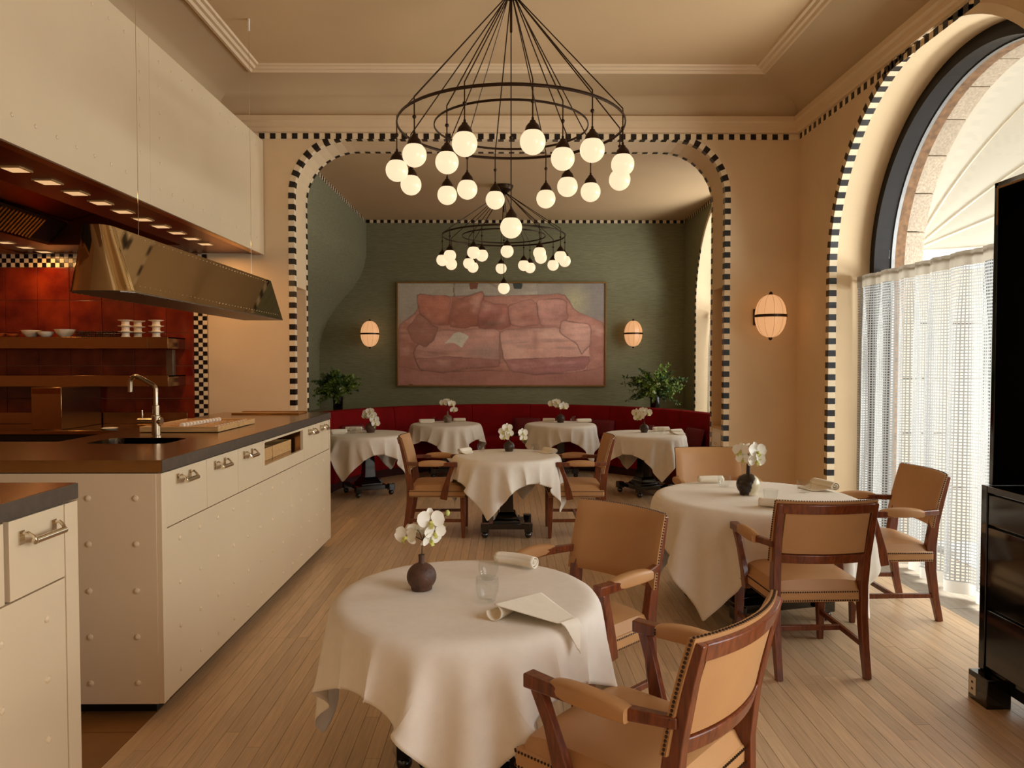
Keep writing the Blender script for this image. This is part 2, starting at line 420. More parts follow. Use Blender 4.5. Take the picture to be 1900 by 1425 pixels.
# arch wall between the two rooms: three slices so that the jambs have niches
mpA = lambda u, v, d: (u, d, v)
op = rarch(XL, XRJ, ZT, RA)
def arch_outline(a, left=-2.8):
    return [(left, 0)] + a + [(XR, 0), (XR, 3.82), (left, 3.82)]
nich = []
for (x, z) in op: nich.append((x, z))
dn = .24
nich = [(XL - dn, 0), (XL - dn, 2.2), (XL, 2.2)] + op[1:-1] + [(XRJ, 2.2), (XRJ + dn, 2.2), (XRJ + dn, 0)]
wall = MB()
for outl, a, b in ((op, YA, 6.85), (nich, 6.85, 7.16), (op, 7.16, YB)):
    e = extrude2d(arch_outline(outl), [], a, b, mpA); wall.add(e.v, e.f)
wm = struct(wall.build('wall_middle', 'plaster', smooth=False))
# kitchen part of the same wall, behind the tiles
struct(MB().box(-5.9, -2.8, YA + .002, YB, 0, 3.82).build('wall_kitchen_back', 'grout', smooth=False))
arch_front = border('trim_1', op, .05, .06, mpA, YA, 1, smin=.2)
border('trim_2', op, .05, .05, mpA, YB, -1, smin=.2)
# straight border along the arch wall and the right wall, under the cornice
def flat_border(name, a, b, axis, z0, h, face, sgn, pitch=.1, part=.05, tmin=None, lim=400):
    """axis 'x': along x on a wall at y = face; 'y': along y on a wall at x = face. sgn: side that the plates stand proud to"""
    def bx(t0, t1, th):
        lo, hi = sorted((face, face + sgn * th))
        return MB().box(t0, t1, lo, hi, z0, z0 + h) if axis == 'x' else MB().box(lo, hi, t0, t1, z0, z0 + h)
    base = struct(bx(a, b, .0012).build(name, 'cream_tile', smooth=False))
    t = b - part if axis == 'y' else a
    k = 0
    while a <= t <= b - part + .001 and k < lim:
        if tmin is None or t >= tmin: bx(t, t + part, .003).build('tile', 'black_tile', base, smooth=False)
        t += pitch if axis == 'x' else -pitch; k += 1
    return base
flat_border('trim_3', -2.36, XR - .005, 'x', ZT, .05, YA - .0035, -1)
flat_border('trim_4', 2.2, YA - .03, 'y', ZT, .05, XR, -1)

# right wall with the tall arched windows
mpR = lambda u, v, d: (d, u, v)
def right_wall(name, y0, y1, ztop, wins, m):
    o = [(y0, 0)]
    for yc in wins: o += harch(yc, WR)
    o += [(y1, 0), (y1, ztop), (y0, ztop)]
    return struct(fix_normals(extrude2d(o, [], XR, 3.02, mpR).build(name, m, smooth=False)))
right_wall('wall_right', -2.6, 7.0, 3.82, WINS[:2], 'plaster')
right_wall('wall_far_right', 7.0, YE, 3.82, WINS[2:], 'green')
for i, yc in enumerate(WINS[1:]):
    border('trim_%d' % (5 + i), harch(yc, WR), .055, .06, mpR, XR, 1, smin=(4.3 if i == 0 else 5.6) , phase=.03)
# reveal lining of the far window is cream
e = extrude2d(harch(WINS[2], WR + .004) + harch(WINS[2], WR - .004)[::-1], [], XR + .004, 3.02, mpR)
struct(e.build('trim_7', 'plaster', smooth=False))

# windows: bronze arch frame, aluminium bead, glass pane, stone surround
for i, yc in enumerate(WINS):
    fr = struct(fix_normals(extrude2d(harch(yc, WR + .02) + harch(yc, WR - .085)[::-1], [], 3.02, 3.17, mpR).build('window_%d' % (i + 1), 'bronze', smooth=False)))
    fix_normals(extrude2d(harch(yc, WR - .05) + harch(yc, WR - .10)[::-1], [], 3.005, 3.05, mpR).build('inner_moulding', 'bronze', fr, smooth=False))
    fix_normals(extrude2d(harch(yc, WR - .085) + harch(yc, WR - .094)[::-1], [], 3.15, 3.178, mpR).build('glazing_bead', 'alu', fr, smooth=False))
    fix_normals(extrude2d(harch(yc, WR - .086), [], 3.13, 3.138, mpR).build('glass_pane', 'pane', fr, smooth=False))
    MB().box(3.12, 3.16, yc - .03, yc + .03, 0, WZ - .05).build('mullion', 'bronze', fr)
    MB().box(3.10, 3.17, yc - WR + .08, yc + WR - .08, WZ - .09, WZ - .03).build('transom', 'bronze', fr)
    fix_normals(extrude2d(harch(yc, WR + .02) + harch(yc, WR - .088)[::-1], [], 3.179, 3.26, mpR).build('outer_lining', 'rust', fr, smooth=False))
    if i == 1:      # granite blocks of the street front around this window
        n = 13
        for k in range(n):
            a0, a1 = PI * k / n + .003, PI * (k + 1) / n - .003
            rings = []
            for q in range(4):
                a = a0 + (a1 - a0) * q / 3; c_, s_ = -math.cos(a), math.sin(a)
                rings.append([(x, yc + c_ * r, WZ + s_ * r) for x, r in ((3.262, WR - .075), (3.42, WR - .075), (3.42, WR + .4), (3.262, WR + .4))])
            MB().loft(rings).build('stone_block', 'granite', fr, bevel=.004, smooth=False)
        for sd in (-1, 1):
            for k in range(5):
                y0, y1 = sorted((yc + sd * (WR - .06), yc + sd * (WR + .4)))
                MB().box(3.262, 3.95 if sd > 0 else 3.42, y0, y1, .455 * k + .003, .455 * (k + 1) - .003).build('stone_block', 'granite', fr, bevel=.004, smooth=False)

# ceilings, cornice and cove
def sweep_rect(prof, x0, x1, y0, y1, dirs='LTR'):
    """profile [(inset, z)] swept round the inside of a rectangle with mitred corners; open polyline L, T(far), R"""
    mb = MB(); n = len(prof); rings = []
    for cx, cy, sx, sy in ((x0, y0, 1, 0), (x0, y1, 1, -1), (x1, y1, -1, -1), (x1, y0, -1, 0)):
        rings.append([(cx + sx * d, cy + sy * d, z) for d, z in prof])
    return mb.loft(rings, cap=False, closed=False)
X0c, X1c, Y1c = -2.66, XR, YA
corn = [(0, 3.597), (.02, 3.60), (.025, 3.63), (.045, 3.64), (.05, 3.675), (.07, 3.69), (.07, 3.733), (.05, 3.745), (.03, 3.747)]
cove = [(.03 + .45 * (1 - math.cos(PI / 2 * i / 10)), 3.747 + .215 * math.sin(PI / 2 * i / 10)) for i in range(11)]
bead = [(.48, 3.962), (.485, 3.947), (.51, 3.942), (.525, 3.957), (.55, 3.957), (.565, 3.972), (.59, 3.972), (.60, 3.986)]
struct(sweep_rect(corn, X0c, X1c, -2.6, Y1c).build('trim_8', 'mould'))
struct(sweep_rect(cove, X0c, X1c, -2.6, Y1c).build('trim_9', 'greycove'))
struct(sweep_rect(bead, X0c, X1c, -2.6, Y1c).build('trim_10', 'mould'))
struct(MB().box(X0c + .47, X1c - .47, -2.6, Y1c - .47, 3.985, 4.1).build('ceiling', 'ceiling', smooth=False))
# upper left wall over the kitchen, kitchen alcove and the walls behind the camera
struct(MB().box(-2.80, -2.66, -2.6, YA, 3.56, 3.85).build('wall_left', 'plaster', smooth=False))
struct(MB().box(-5.9, -2.66, -2.6, YA, 3.56, 3.66).build('ceiling_kitchen', 'ceiling', smooth=False))
struct(MB().box(-6.0, -5.9, -2.6, YA, 0, 3.66).build('wall_kitchen_left', 'grout', smooth=False))
struct(MB().box(-6.0, 3.02, -2.75, -2.6, 0, 4.1).build('wall_rear', 'plaster', smooth=False))

# far room: green walls, ogee left wall, ceiling
struct(MB().box(-3.2, 3.02, YE, YE + .15, 0, 3.80).build('wall_far', 'green', smooth=False))
struct(MB().box(-3.2, 3.02, YB, YE + .1, 3.64, 3.80).build('ceiling_far', 'ceiling', smooth=False))
og = [(-2.83, 0), (-2.83, 1.45), (-2.82, 1.70), (-2.775, 1.93), (-2.70, 2.12), (-2.58, 2.31), (-2.45, 2.47), (-2.33, 2.60), (-2.22, 2.76), (-2.15, 2.92), (-2.112, 3.10), (-2.11, 3.25), (-2.11, 3.64)]
mb = MB()
dense = []
for a, b in zip(og, og[1:]):
    for q in range(4): dense.append((a[0] + (b[0] - a[0]) * q / 4, a[1] + (b[1] - a[1]) * q / 4))
dense.append(og[-1])
mb.loft([[(x, YB, z) for x, z in dense] + [(-3.2, YB, 3.64), (-3.2, YB, 0)], [(x, YE, z) for x, z in dense] + [(-3.2, YE, 3.64), (-3.2, YE, 0)]])
struct(mb.build('wall_far_left', 'green'))
flat_border('trim_11', -2.108, XR, 'x', 3.592, .045, YE, -1, pitch=.105, part=.052)
flat_border('trim_12', YB + .06, YE - .03, 'y', 3.592, .045, -2.11, 1, pitch=.105, part=.052)
flat_border('trim_13', YB + .06, YE - .03, 'y', 3.592, .045, XR, -1, pitch=.105, part=.052)
# the ledge behind the banquette
BC = (.05, 8.3)
arc = [(BC[0] + 2.57 * math.cos(R_(a)), BC[1] + 2.57 * math.sin(R_(a))) for a in range(180, -1, -6)]
o = [(-2.83, 8.3)] + arc + [(XR, 8.3), (XR, YE), (-2.83, YE)]
struct(fix_normals(extrude2d(o, [], .0, .80, lambda u, v, d: (u, v, d)).build('trim_14', 'green', smooth=False)))

# street outside: pavement and a block wall opposite
struct(MB().box(3.45, 14, -6, 18, -.25, -.13).build('ground', 'pave', smooth=False))
fw = thing('stone_wall', 'pale block wall across the street, seen through the sheer curtain', 'wall', (6.5, 6, -.13))
for r in range(6):
    for k in range(14):
        y = -7 + k * 1.0 + (.5 if r % 2 else 0)
        MB().box(0, .3, y + .006, y + .994, r * .45 + .006, (r + 1) * .45 - .006).build('stone_block', 'facade', fw, bevel=.006, smooth=False)

# kitchen wall: glazed red tiles, checker border
kw = bpy.data.objects['wall_kitchen_back']
zs = [2.367 - .3 * k for k in range(6)]
for j in range(5):
    for k in range(9):
        x1 = -2.878 - .293 * k + (0.0)
        x0 = x1 - .289
        if k == 0: x1 = -2.878; x0 = -3.127 ; 
        else: x1 = -3.131 - .293 * (k - 1); x0 = x1 - .289
        z1 = zs[j] - .002; z0 = zs[j + 1] + .002
        MB().box(x0, x1, YA - .010, YA + .002, z0, z1).build('tile', 'redtile', kw, bevel=.002, smooth=False)
bl, cr = MB(), MB()
s_ = .0405
for k in range(40):
    for i in range(3):
        z1 = 2.49 - s_ * k; x0 = -2.876 + s_ * i
        (bl if (i + k) % 2 == 0 else cr).box(x0 + .0015, x0 + s_ - .0015, YA - .008, YA + .001, z1 - s_ + .0015, z1 - .0015)
for k in range(60):
    for i in range(3):
        z1 = 2.49 - s_ * i; x1 = -2.878 - s_ * k
        (bl if (i + k) % 2 == 1 else cr).box(x1 - s_ + .0015, x1 - .0015, YA - .008, YA + .001, z1 - s_ + .0015, z1 - .0015)
bl.build('black_mosaic', 'black_tile', kw, smooth=False, kind='stuff'); cr.build('cream_mosaic', 'cream_tile', kw, smooth=False, kind='stuff')
MB().box(-2.752, -2.748, YA - .003, YA + .001, .0, 2.49).build('edge_strip', 'brass', kw, smooth=False)

# built-in drawer units at the foot of the jamb niches
for nm, x0, x1, lab in (('l', XL - .235, XL - .004, 'cream drawer unit built into the left jamb of the arch'), ('r', XRJ + .004, XRJ + .235, 'cream drawer unit built into the right jamb of the arch')):
    t = thing('drawer_unit', lab, 'cabinet', ((x0 + x1) / 2, 7.005, 0))
    w = (x1 - x0) / 2
    MB().box(-w, w, -.15, .15, 0, .86).build('carcass', 'enamel', t, bevel=.002)
    MB().box(-w - .0, w + .0, -.152, .152, .86, .885).build('top', 'beech', t, bevel=.002)
    s = -1 if nm == 'r' else 1
    for z in (.08, .34, .60):
        xx = sorted((s * w, s * (w + .006)))
        d = MB().box(xx[0], xx[1], -.14, .14, z, z + .24).build('drawer', 'enamel', t, bevel=.002)
        MB().ball((s * (w + .014), 0, z + .12), .011).build('knob', 'nickel', d)
# ------------------------------------------------------------------ kitchen
def rivets(mb_list, parent, m='enamel', r=.008):
    for (c, ax) in mb_list:
        c = Vector(c) - parent.location
        mb = MB(); n = 8
        prof = [(r, 0), (r * .85, r * .35), (r * .45, r * .58), (0, r * .66)]
        vs_ = MB().lathe(prof, n)
        for v in vs_.v:
            if ax == 'x': mb.v.append((c[0] + v[2], c[1] + v[0], c[2] + v[1]))
            elif ax == '-y': mb.v.append((c[0] + v[0], c[1] - v[2], c[2] + v[1]))
        mb.f = vs_.f; mb.m = vs_.m
        mb.build('rivet', m, parent)

def pull(parent, y, z, x, half=.062):
    """cup-ended bar handle on a face that looks to +x"""
    d = MB()
    for s in (-1, 1):
        yy = y + s * half
        d.box(x, x + .004, yy - .012, yy + .012, z - .02, z + .022)
        d.tube([(x + .002, yy, z + .012), (x + .022, yy, z + .016), (x + .036, yy + -s * .004, z + .004), (x + .040, yy - s * .006, z - .008)], .0055, 8)
    d.tube([(x + .040, y - half + .004, z - .010), (x + .040, y + half - .004, z - .010)], .0105, 14)
    return d.build('handle', 'nickel', parent)

IX0, IX1, IY0, IY1 = -2.28, -1.435, 3.04, 5.95
isl = thing('kitchen_island', 'long cream riveted kitchen island with steel counter, drawers and open niche', 'kitchen island', (IX1, IY0, 0))
def loc(mb, o):
    mb.v = [(v[0] - o.location.x, v[1] - o.location.y, v[2] - o.location.z) for v in mb.v]; return mb
def pb(mb, name, m, par, **k): return loc(mb, par).build(name, m, par, **k)
# body: two runs (an L), with the niche left open in the right run
b = MB()
b.box(IX0, IX1 - .02, IY0 + .004, 4.32, .08, 1.035).box(IX0, IX1 - .02, 5.19, IY1, .08, 1.035)
b.box(IX0, IX1 - .02, 4.32, 5.19, .08, .86).box(IX0, -1.85, 4.32, 5.19, .86, 1.035)
b.box(-2.75, IX0, IY0 + .004, 3.75, .08, 1.035)
pb(b, 'carcass', 'seam_shade', isl, smooth=False)
pb(MB().box(IX0 - .1, IX1 - .07, IY0 + .08, IY1 - .03, 0, .08).box(-2.7, IX0, IY0 + .08, 3.7, 0, .08), 'plinth', 'blackmatt', isl, smooth=False)
# countertop with the sink cut out
sx, sy, sw, sd = -1.905, 3.79, .205, .145
def rrect(cx, cy, w, h, r, n=6):
    p = []
    for (qx, qy, a0) in ((1, 1, 0), (-1, 1, 90), (-1, -1, 180), (1, -1, 270)):
        for i in range(n + 1):
            a = R_(a0 + 90 * i / n); p.append((cx + qx * (w - r) + r * math.cos(a), cy + qy * (h - r) + r * math.sin(a)))
    return p
hole = rrect(sx, sy, sw, sd, .06)
top = extrude2d([(-2.75, IY0), (IX1 + .002, IY0), (IX1 + .002, IY1 + .005), (-2.29, IY1 + .005), (-2.29, 3.75), (-2.75, 3.75)], [hole], 1.042, 1.094, lambda u, v, d: (u, v, d))
ct = fix_normals(pb(top, 'countertop', 'steel', isl, smooth=False))
bo = MB(); rings = []
for f, z in ((1.0, 1.093), (1.0, 1.06), (.98, 1.0), (.92, .975), (.6, .968), (.05, .966)):
    rings.append([(sx + (x - sx) * f, sy + (y - sy) * f, z) for x, y in hole])
bo.loft(rings, cap=False)
pb(bo, 'sink_basin', 'edge_steel', isl)
pb(MB().box(IX1 + .0022, IX1 + .006, IY0 - .001, IY1 + .006, 1.043, 1.092), 'edge_band', 'edge_steel', isl, smooth=False)
# front panels
pb(MB().box(IX1 - .02, IX1 + .002, IY0, IY0 + .045, .07, 1.038), 'corner_stile', 'enamel', isl, bevel=.001)
pb(MB().box(-2.75, IX1 - .02, IY0 - .003, IY0 + .01, .07, 1.038), 'end_panel', 'enamel', isl, bevel=.001)
rivets([((x, IY0 - .003, z), '-y') for x in (-1.737, -1.54, -1.95, -2.2, -2.45) for z in (.936, .744, .548, .354, .159)], isl, r=.0135)
for y0, y1 in ((IY0 + .048, 4.865), (4.868, IY1)):
    pb(MB().box(IX1 - .02, IX1, y0, y1, .07, .797), 'lower_panel', 'enamel', isl, bevel=.001)
rivets([((IX1, 3.205 + .2105 * k, .73 - .193 * j), 'x') for k in range(13) for j in range(4)], isl, r=.0115)
for y0, y1, hy in ((3.09, 3.503, 3.252), (3.507, 3.911, 3.66), (3.915, 4.310, 4.058), (5.19, 5.651, 5.365), (5.655, IY1 - .03, 5.70)):
    d = pb(MB().box(IX1 - .02, IX1, y0, y1, .802, 1.036), 'drawer', 'enamel', isl, bevel=.001)
    dd = MB(); pull_o = pull(None, hy + .0, .993, IX1); pull_o.data.transform(Matrix.Translation((-isl.location.x, -isl.location.y, 0))); pull_o.parent = d
nf = MB().box(IX1 - .02, IX1, 4.314, 4.345, .802, 1.036).box(IX1 - .02, IX1, 5.165, 5.186, .802, 1.036).box(IX1 - .02, IX1, 4.345, 5.165, .802, .885).box(IX1 - .02, IX1, 4.345, 5.165, 1.022, 1.036)
pb(nf, 'niche_frame', 'enamel', isl, bevel=.001)
pb(MB().box(-1.84, IX1 - .02, 4.33, 5.18, .862, .884).box(-1.85, -1.84, 4.33, 5.18, .862, 1.034).box(-1.84, IX1 - .02, 5.165, 5.18, .884, 1.034).box(-1.84, IX1 - .02, 4.33, 4.343, .884, 1.034), 'niche_lining', 'steel', isl, smooth=False)
pb(MB().box(IX1 - .0, IX1 + .002, IY1 - .027, IY1, .07, 1.036), 'end_stile', 'enamel', isl, bevel=.001)
for k, (y0, y1) in enumerate(((4.37, 4.70), (4.712, 5.115))):
    t = thing('wooden_box', ['nearer low pale wooden box in the open niche of the island', 'farther low pale wooden box in the open niche of the island'][k], 'box', ((-1.50 - 1.78) / 2, (y0 + y1) / 2, .8845), 0, 'wooden boxes in the island niche')
    w, l = .135, (y1 - y0) / 2
    for nm, bx in (('side', (-w, -w + .012, -l, l)), ('side', (w - .012, w, -l, l)), ('side', (-w + .012, w - .012, -l, -l + .012)), ('side', (-w + .012, w - .012, l - .012, l))):
        MB().box(*bx, 0, .078).build(nm, 'beech', t, bevel=.001)
    MB().box(-w + .012, w - .012, -l + .012, l - .012, 0, .01).build('bottom', 'beech', t)

# tap
fa = thing('kitchen_tap', 'brushed steel mixer tap with bent swan neck beside the island sink', 'tap', (-1.904, 3.988, 1.094))
fa.location.z = 1.0942
MB().lathe([(.0, 0), (.027, 0), (.027, .006), (.023, .008), (.023, .115), (.018, .118), (.018, .17), (.0135, .172)], 20).build('column', 'tap', fa)
arc_ = [(0, 0, .17), (0, 0, .262), (-.004, 0, .272), (-.012, 0, .28), (-.085, 0, .322)]
for i in range(1, 8):
    a = R_(62 + (180 - 62) * i / 7); arc_.append((-.098 + .03 * math.cos(a) - .008, 0, .298 + .03 * math.sin(a)))
arc_ += [(-.137, 0, .262), (-.138, 0, .245)]
MB().tube(arc_, .0125, 14).build('spout', 'tap', fa)
MB().tube([(-.095, 0, .083), (.024, 0, .083)], .021, 18).build('mixer_body', 'tap', fa)
MB().tube([(.024, 0, .083), (.030, 0, .083)], .024, 18).build('end_cap', 'nickel', fa)
lv = MB().tube([(-.074, 0, .10), (-.075, 0, .145)], .0035, 8).build('lever', 'nickel', fa)

# tray with small white rolls
tr = thing('wooden_tray', 'pale wooden slatted tray on the steel island counter behind the tap', 'tray', (-1.89, 4.54, 1.0942))
w, l = .226, .31
for bx in ((-w, -w + .012, -l, l), (w - .012, w, -l, l), (-w + .012, w - .012, -l, -l + .012), (-w + .012, w - .012, l - .012, l)):
    MB().box(*bx, .003, .034).build('rim', 'beech', tr, bevel=.0015)
MB().box(-w + .012, w - .012, -l + .012, l - .012, .003, .012).build('base', 'beech', tr)
for k in range(9):
    x = -w + .045 + k * .045
    MB().box(x - .003, x + .003, -l + .012, l - .012, .012, .026).build('slat', 'beech', tr)
ORD = ('first', 'second', 'third', 'fourth', 'fifth', 'sixth', 'seventh', 'eighth', 'ninth', 'tenth', 'eleventh', 'twelfth')
p = MB().tube([(0, -.0, 0), (0, .028, 0)], .0135, 14).mesh('roll', 'white')
for k in range(12):
    f = k / 11
    o = link(p, 'white_roll', None); o.location = (-1.905 + .045 * f, 4.30 + .42 * f, 1.0942 + .036)
    tag(o, ORD[k] + ' white rolled towel from the tap in the raised row across the wooden tray', 'rolled towel', 'white rolls in the wooden tray')
for k in range(12):
    o = link(p, 'white_roll', None); o.location = (-1.70, 4.27 + .045 * k, 1.0942 + .026); o.scale = (.7, .7, .7)
    tag(o, ORD[k] + ' tiny white roll from the near corner along the right rim of the tray', 'rolled towel', 'white rolls along the tray rim')
t = thing('brass_tray', 'thin flat brass tray at the far end of the island counter', 'tray', (-1.87, 5.80, 1.0942))
MB().box(-.26, .26, -.12, .12, 0, .006).build('plate', 'brass', t, bevel=.001)
MB().box(-.26, .26, -.12, -.114, .006, .012).box(-.26, .26, .114, .12, .006, .012).build('rim', 'brass', t)

# near counter, cut by the frame
nc = thing('near_counter', 'cream riveted counter with steel top nearest the camera, cut by the frame', 'counter', (-1.45, 2.47, 0))
NY = 2.475
pb(MB().box(-4.6, -1.47, .3, NY - .02, .08, 1.036), 'carcass', 'seam_shade', nc, smooth=False)
pb(MB().box(-4.5, -1.55, .3, NY - .08, 0, .08), 'plinth', 'blackmatt', nc, smooth=False)
pb(MB().box(-4.6, -1.452, .3, NY, 1.040, 1.094), 'countertop', 'steel', nc, bevel=.002)
pb(MB().box(-1.4518, -1.448, .3, NY + .001, 1.041, 1.092), 'edge_band', 'edge_steel', nc, smooth=False)
pb(MB().box(-4.6, -1.47, NY - .02, NY - .002, .07, 1.036), 'end_panel', 'enamel', nc, bevel=.001)
pb(MB().box(-1.472, -1.45, 2.404, NY - .001, .07, 1.034), 'corner_stile', 'enamel', nc, bevel=.001)
pb(MB().box(-1.472, -1.452, .3, 2.400, .07, .792), 'lower_panel', 'enamel', nc, bevel=.001)
for y0, y1, h in ((2.135, 2.400, 2.265), (1.70, 2.112, 1.9), (1.28, 1.69, 1.48)):
    d = pb(MB().box(-1.472, -1.452, y0, y1, .797, 1.034), 'drawer', 'enamel', nc, bevel=.001)
    po = pull(None, h, .975, -1.452, .078); po.data.transform(Matrix.Translation((1.45, -2.47, 0))); po.parent = d
rivets([((-1.452, 2.30 - .21 * k, .69 - .193 * j), 'x') for k in range(5) for j in range(4)], nc, r=.0125)

# upper extraction hood with cream riveted front
UX = -2.223
uh = thing('extractor_hood', 'huge cream riveted extractor hood box above the kitchen, with a row of square lamps', 'hood', (UX, 4.6, 2.484))
for y0, y1 in ((.8, 4.629), (4.632, YA - .012)):
    pb(MB().box(UX - .02, UX, y0, y1, 2.484, 3.52), 'front_panel', 'enamel', uh, bevel=.0015)
pb(MB().box(-4.42, UX - .02, .8, YA - .012, 3.48, 3.52), 'top_panel', 'enamel', uh)
pb(MB().box(-4.42, -4.40, .8, YA - .012, 2.484, 3.48), 'back_panel', 'hood_steel', uh)
pts = [(UX, 3.345 + .165 * k, 2.612) for k in range(-6, 7)] + [(UX, 3.345 + .165 * k, 3.42) for k in range(-6, 7)]
pts += [(UX, 4.507, 2.612 + .161 * k) for k in range(1, 6)] + [(UX, 4.76, 2.612 + .161 * k) for k in range(0, 6)]
pts += [(UX, 4.93 + .165 * k, 2.612) for k in range(11)] + [(UX, 4.93 + .165 * k, 3.42) for k in range(11)]
rivets([(q, 'x') for q in pts], uh, r=.011)
pb(MB().box(-2.30, UX - .021, .8, YA - .012, 2.484, 2.492), 'lip', 'brass', uh, smooth=False)
pb(MB().box(-2.77, -2.30, .8, YA - .012, 2.498, 2.506).box(-4.40, -3.90, .8, YA - .012, 2.498, 2.506).box(-3.90, -2.77, 6.30, YA - .012, 2.498, 2.506), 'underside', 'hood_steel', uh, smooth=False)
pb(MB().box(-2.775, -2.77, .8, 6.3, 2.506, 2.96).box(-3.9, -2.77, 6.30, 6.305, 2.506, 3.0), 'inner_wall', 'hood_steel', uh, smooth=False)
mb = MB(); mb.loft([[(-3.745, y, 2.70), (-2.775, y, 2.94), (-2.775, y, 2.97), (-3.76, y, 2.73)] for y in (.8, 6.29)])
pb(mb, 'inner_slope', 'hood_steel', uh, smooth=False)
mb = MB(); mb.loft([[(-3.905, y, 2.54), (-3.885, y, 2.52), (-3.735, y, 2.68), (-3.755, y, 2.70)] for y in (.8, 6.29)])
pb(mb, 'filter_frame', 'blackmatt', uh, smooth=False)
for k in range(44):
    y = 4.2 + k * .042
    mb = MB(); mb.loft([[(-3.88, yy, 2.527 + dz), (-3.745, yy, 2.668 + dz), (-3.75, yy, 2.68 + dz), (-3.885, yy, 2.539 + dz)] for yy, dz in ((y, -.012), (y + .012, -.02), (y + .024, -.012))])
    pb(mb, 'filter_slat', 'brass', uh, smooth=False)
for X_, y0, n in ((-2.532, 3.83, 10), (-4.163, 6.66, 6)):
    for k in range(n + (8 if X_ > -3 else 0)):
        y = y0 + .2645 * (k - 8) if X_ > -3 else y0 - .255 * k
        fr = pb(MB().box(X_ - .055, X_ + .055, y - .055, y + .055, 2.490, 2.498), 'lamp_frame', 'beech', uh, smooth=False)
        pb(MB().box(X_ - .045, X_ + .045, y - .045, y + .045, 2.4885, 2.4902), 'lamp_lens', 'spot', uh, smooth=False).parent = fr
# real light of the hood lamps over the counters
for y in (4.0, 5.2, 6.2): area_light('hood_lamp', (-2.532, y, 2.47), (0, 0, 0), .1, .8, 5, (1, .55, .22))
for y in (5.4, 6.4): area_light('hood_lamp', (-4.163, y, 2.47), (0, 0, 0), .1, .6, 4.5, (1, .52, .18))

# mirror-polished suspended hood over the pass
mh = thing('polished_hood', 'mirror-polished steel trough hood hung on two wires over the island', 'hood', (-1.86, 4.48, 1.82))
Y0, Y1 = 3.315, 5.60
def sec(y, k=0):
    return [(-1.995, y, 1.822), (-1.70, y, 1.822), (-1.705, y, 1.832), (-1.79, y, 2.118), (-1.92, y, 2.118), (-1.99, y, 1.832)]
def cap_sec(t):          # rounded near end
    k = math.sqrt(max(0, 1 - (1 - t) ** 2)); y = Y0 + .075 * t - .0; xm = lambda x, c: c + (x - c) * (.45 + .55 * k)
    return [(xm(x, -1.8525), y, z) for x, _, z in sec(0)]
pb(MB().loft([cap_sec(t / 10) for t in range(11)] + [sec(Y1)]), 'shell', 'mirror', mh)
pb(MB().loft([[(x, y, z) for x, y in [(-1.993, Y0 + .07), (-1.95, Y0 + .02), (-1.745, Y0 + .02), (-1.702, Y0 + .07), (-1.702, Y1 - .002), (-1.993, Y1 - .002)]] for z in (1.8175, 1.8215)]), 'underside', 'edge_steel', mh, smooth=False)
hs = MB()
for k in range(44):
    for x in (-1.98, -1.715):
        hs.lathe([(.0035, 0), (.002, -.002), (0, -.0025)], 6, (x, Y0 + .03 + k * .0502, 1.8175))
for k in range(44):
    f = .08
    hs.ball((-1.705 - .085 * f - .0005 + .001, Y0 + .03 + k * .0502, 1.832 + .286 * f), .003, 6, 4)
    hs.ball((-1.79 + .006, Y0 + .03 + k * .0502, 2.10), .003, 6, 4)
pb(hs, 'rivets', 'nickel', mh, kind='stuff')
for y in (3.755, 5.40):
    pb(MB().tube([(-1.868, y, 2.118), (-1.868, y, 3.93)], .0013, 6), 'suspension_wire', 'nickel', mh)
    pb(MB().tube([(-1.868, y, 3.90), (-1.868, y, 3.986)], .009, 10), 'ceiling_hook', 'plastic', mh)

# rear counter, steel box, shelves and what stands on them
rc = thing('rear_counter', 'dark steel rear counter with low splashback along the red tiled wall', 'counter', (-4.3, 6.4, 0))
pb(MB().box(-5.85, -2.96, 6.10, 6.74, .0, .90), 'carcass', 'blackmatt', rc, smooth=False)
pb(MB().box(-5.85, -2.93, 6.06, 6.75, .905, .935), 'worktop', 'steel', rc, bevel=.002)
pb(MB().box(-5.85, -2.93, 6.735, 6.755, .936, 1.04), 'splashback', 'steel', rc, bevel=.001)
t = thing('steel_box', 'upright brushed steel box standing on the rear counter', 'box', (-3.83, 6.42, .936))
MB().box(-.125, .125, -.30, .30, 0, .355).build('housing', 'steel', t, bevel=.003)
MB().box(-.118, .118, -.301, -.3, .30, .345).build('rim', 'hood_steel', t)
t = thing('white_dish', 'small flat white dish at the front edge of the rear counter', 'dish', (-3.33, 6.16, .936))
MB().lathe([(0, 0), (.05, 0), (.065, .012), (.061, .014), (.048, .004), (0, .004)], 20).build('dish', 'white', t)
sh = thing('wall_shelf', 'two-tier steel shelf with end post on the red tiled wall', 'shelf', (-4.3, 6.6, 1.3))
for z0, z1 in ((1.62, 1.72), (1.288, 1.383)):
    pb(MB().box(-5.85, -2.955, 6.42, 6.43, z0, z1).box(-5.85, -2.955, 6.43, 6.768, z1 - .012, z1).box(-2.963, -2.955, 6.43, 6.768, z0, z1), 'shelf_board', 'steel', sh, bevel=.001)
    pb(MB().box(-3.132, -3.128, 6.4185, 6.42, z0, z1), 'joint', 'edge_steel', sh)
pb(MB().box(-3.03, -2.97, 6.55, 6.60, 1.384, 1.61), 'end_post', 'edge_steel', sh, bevel=.002)
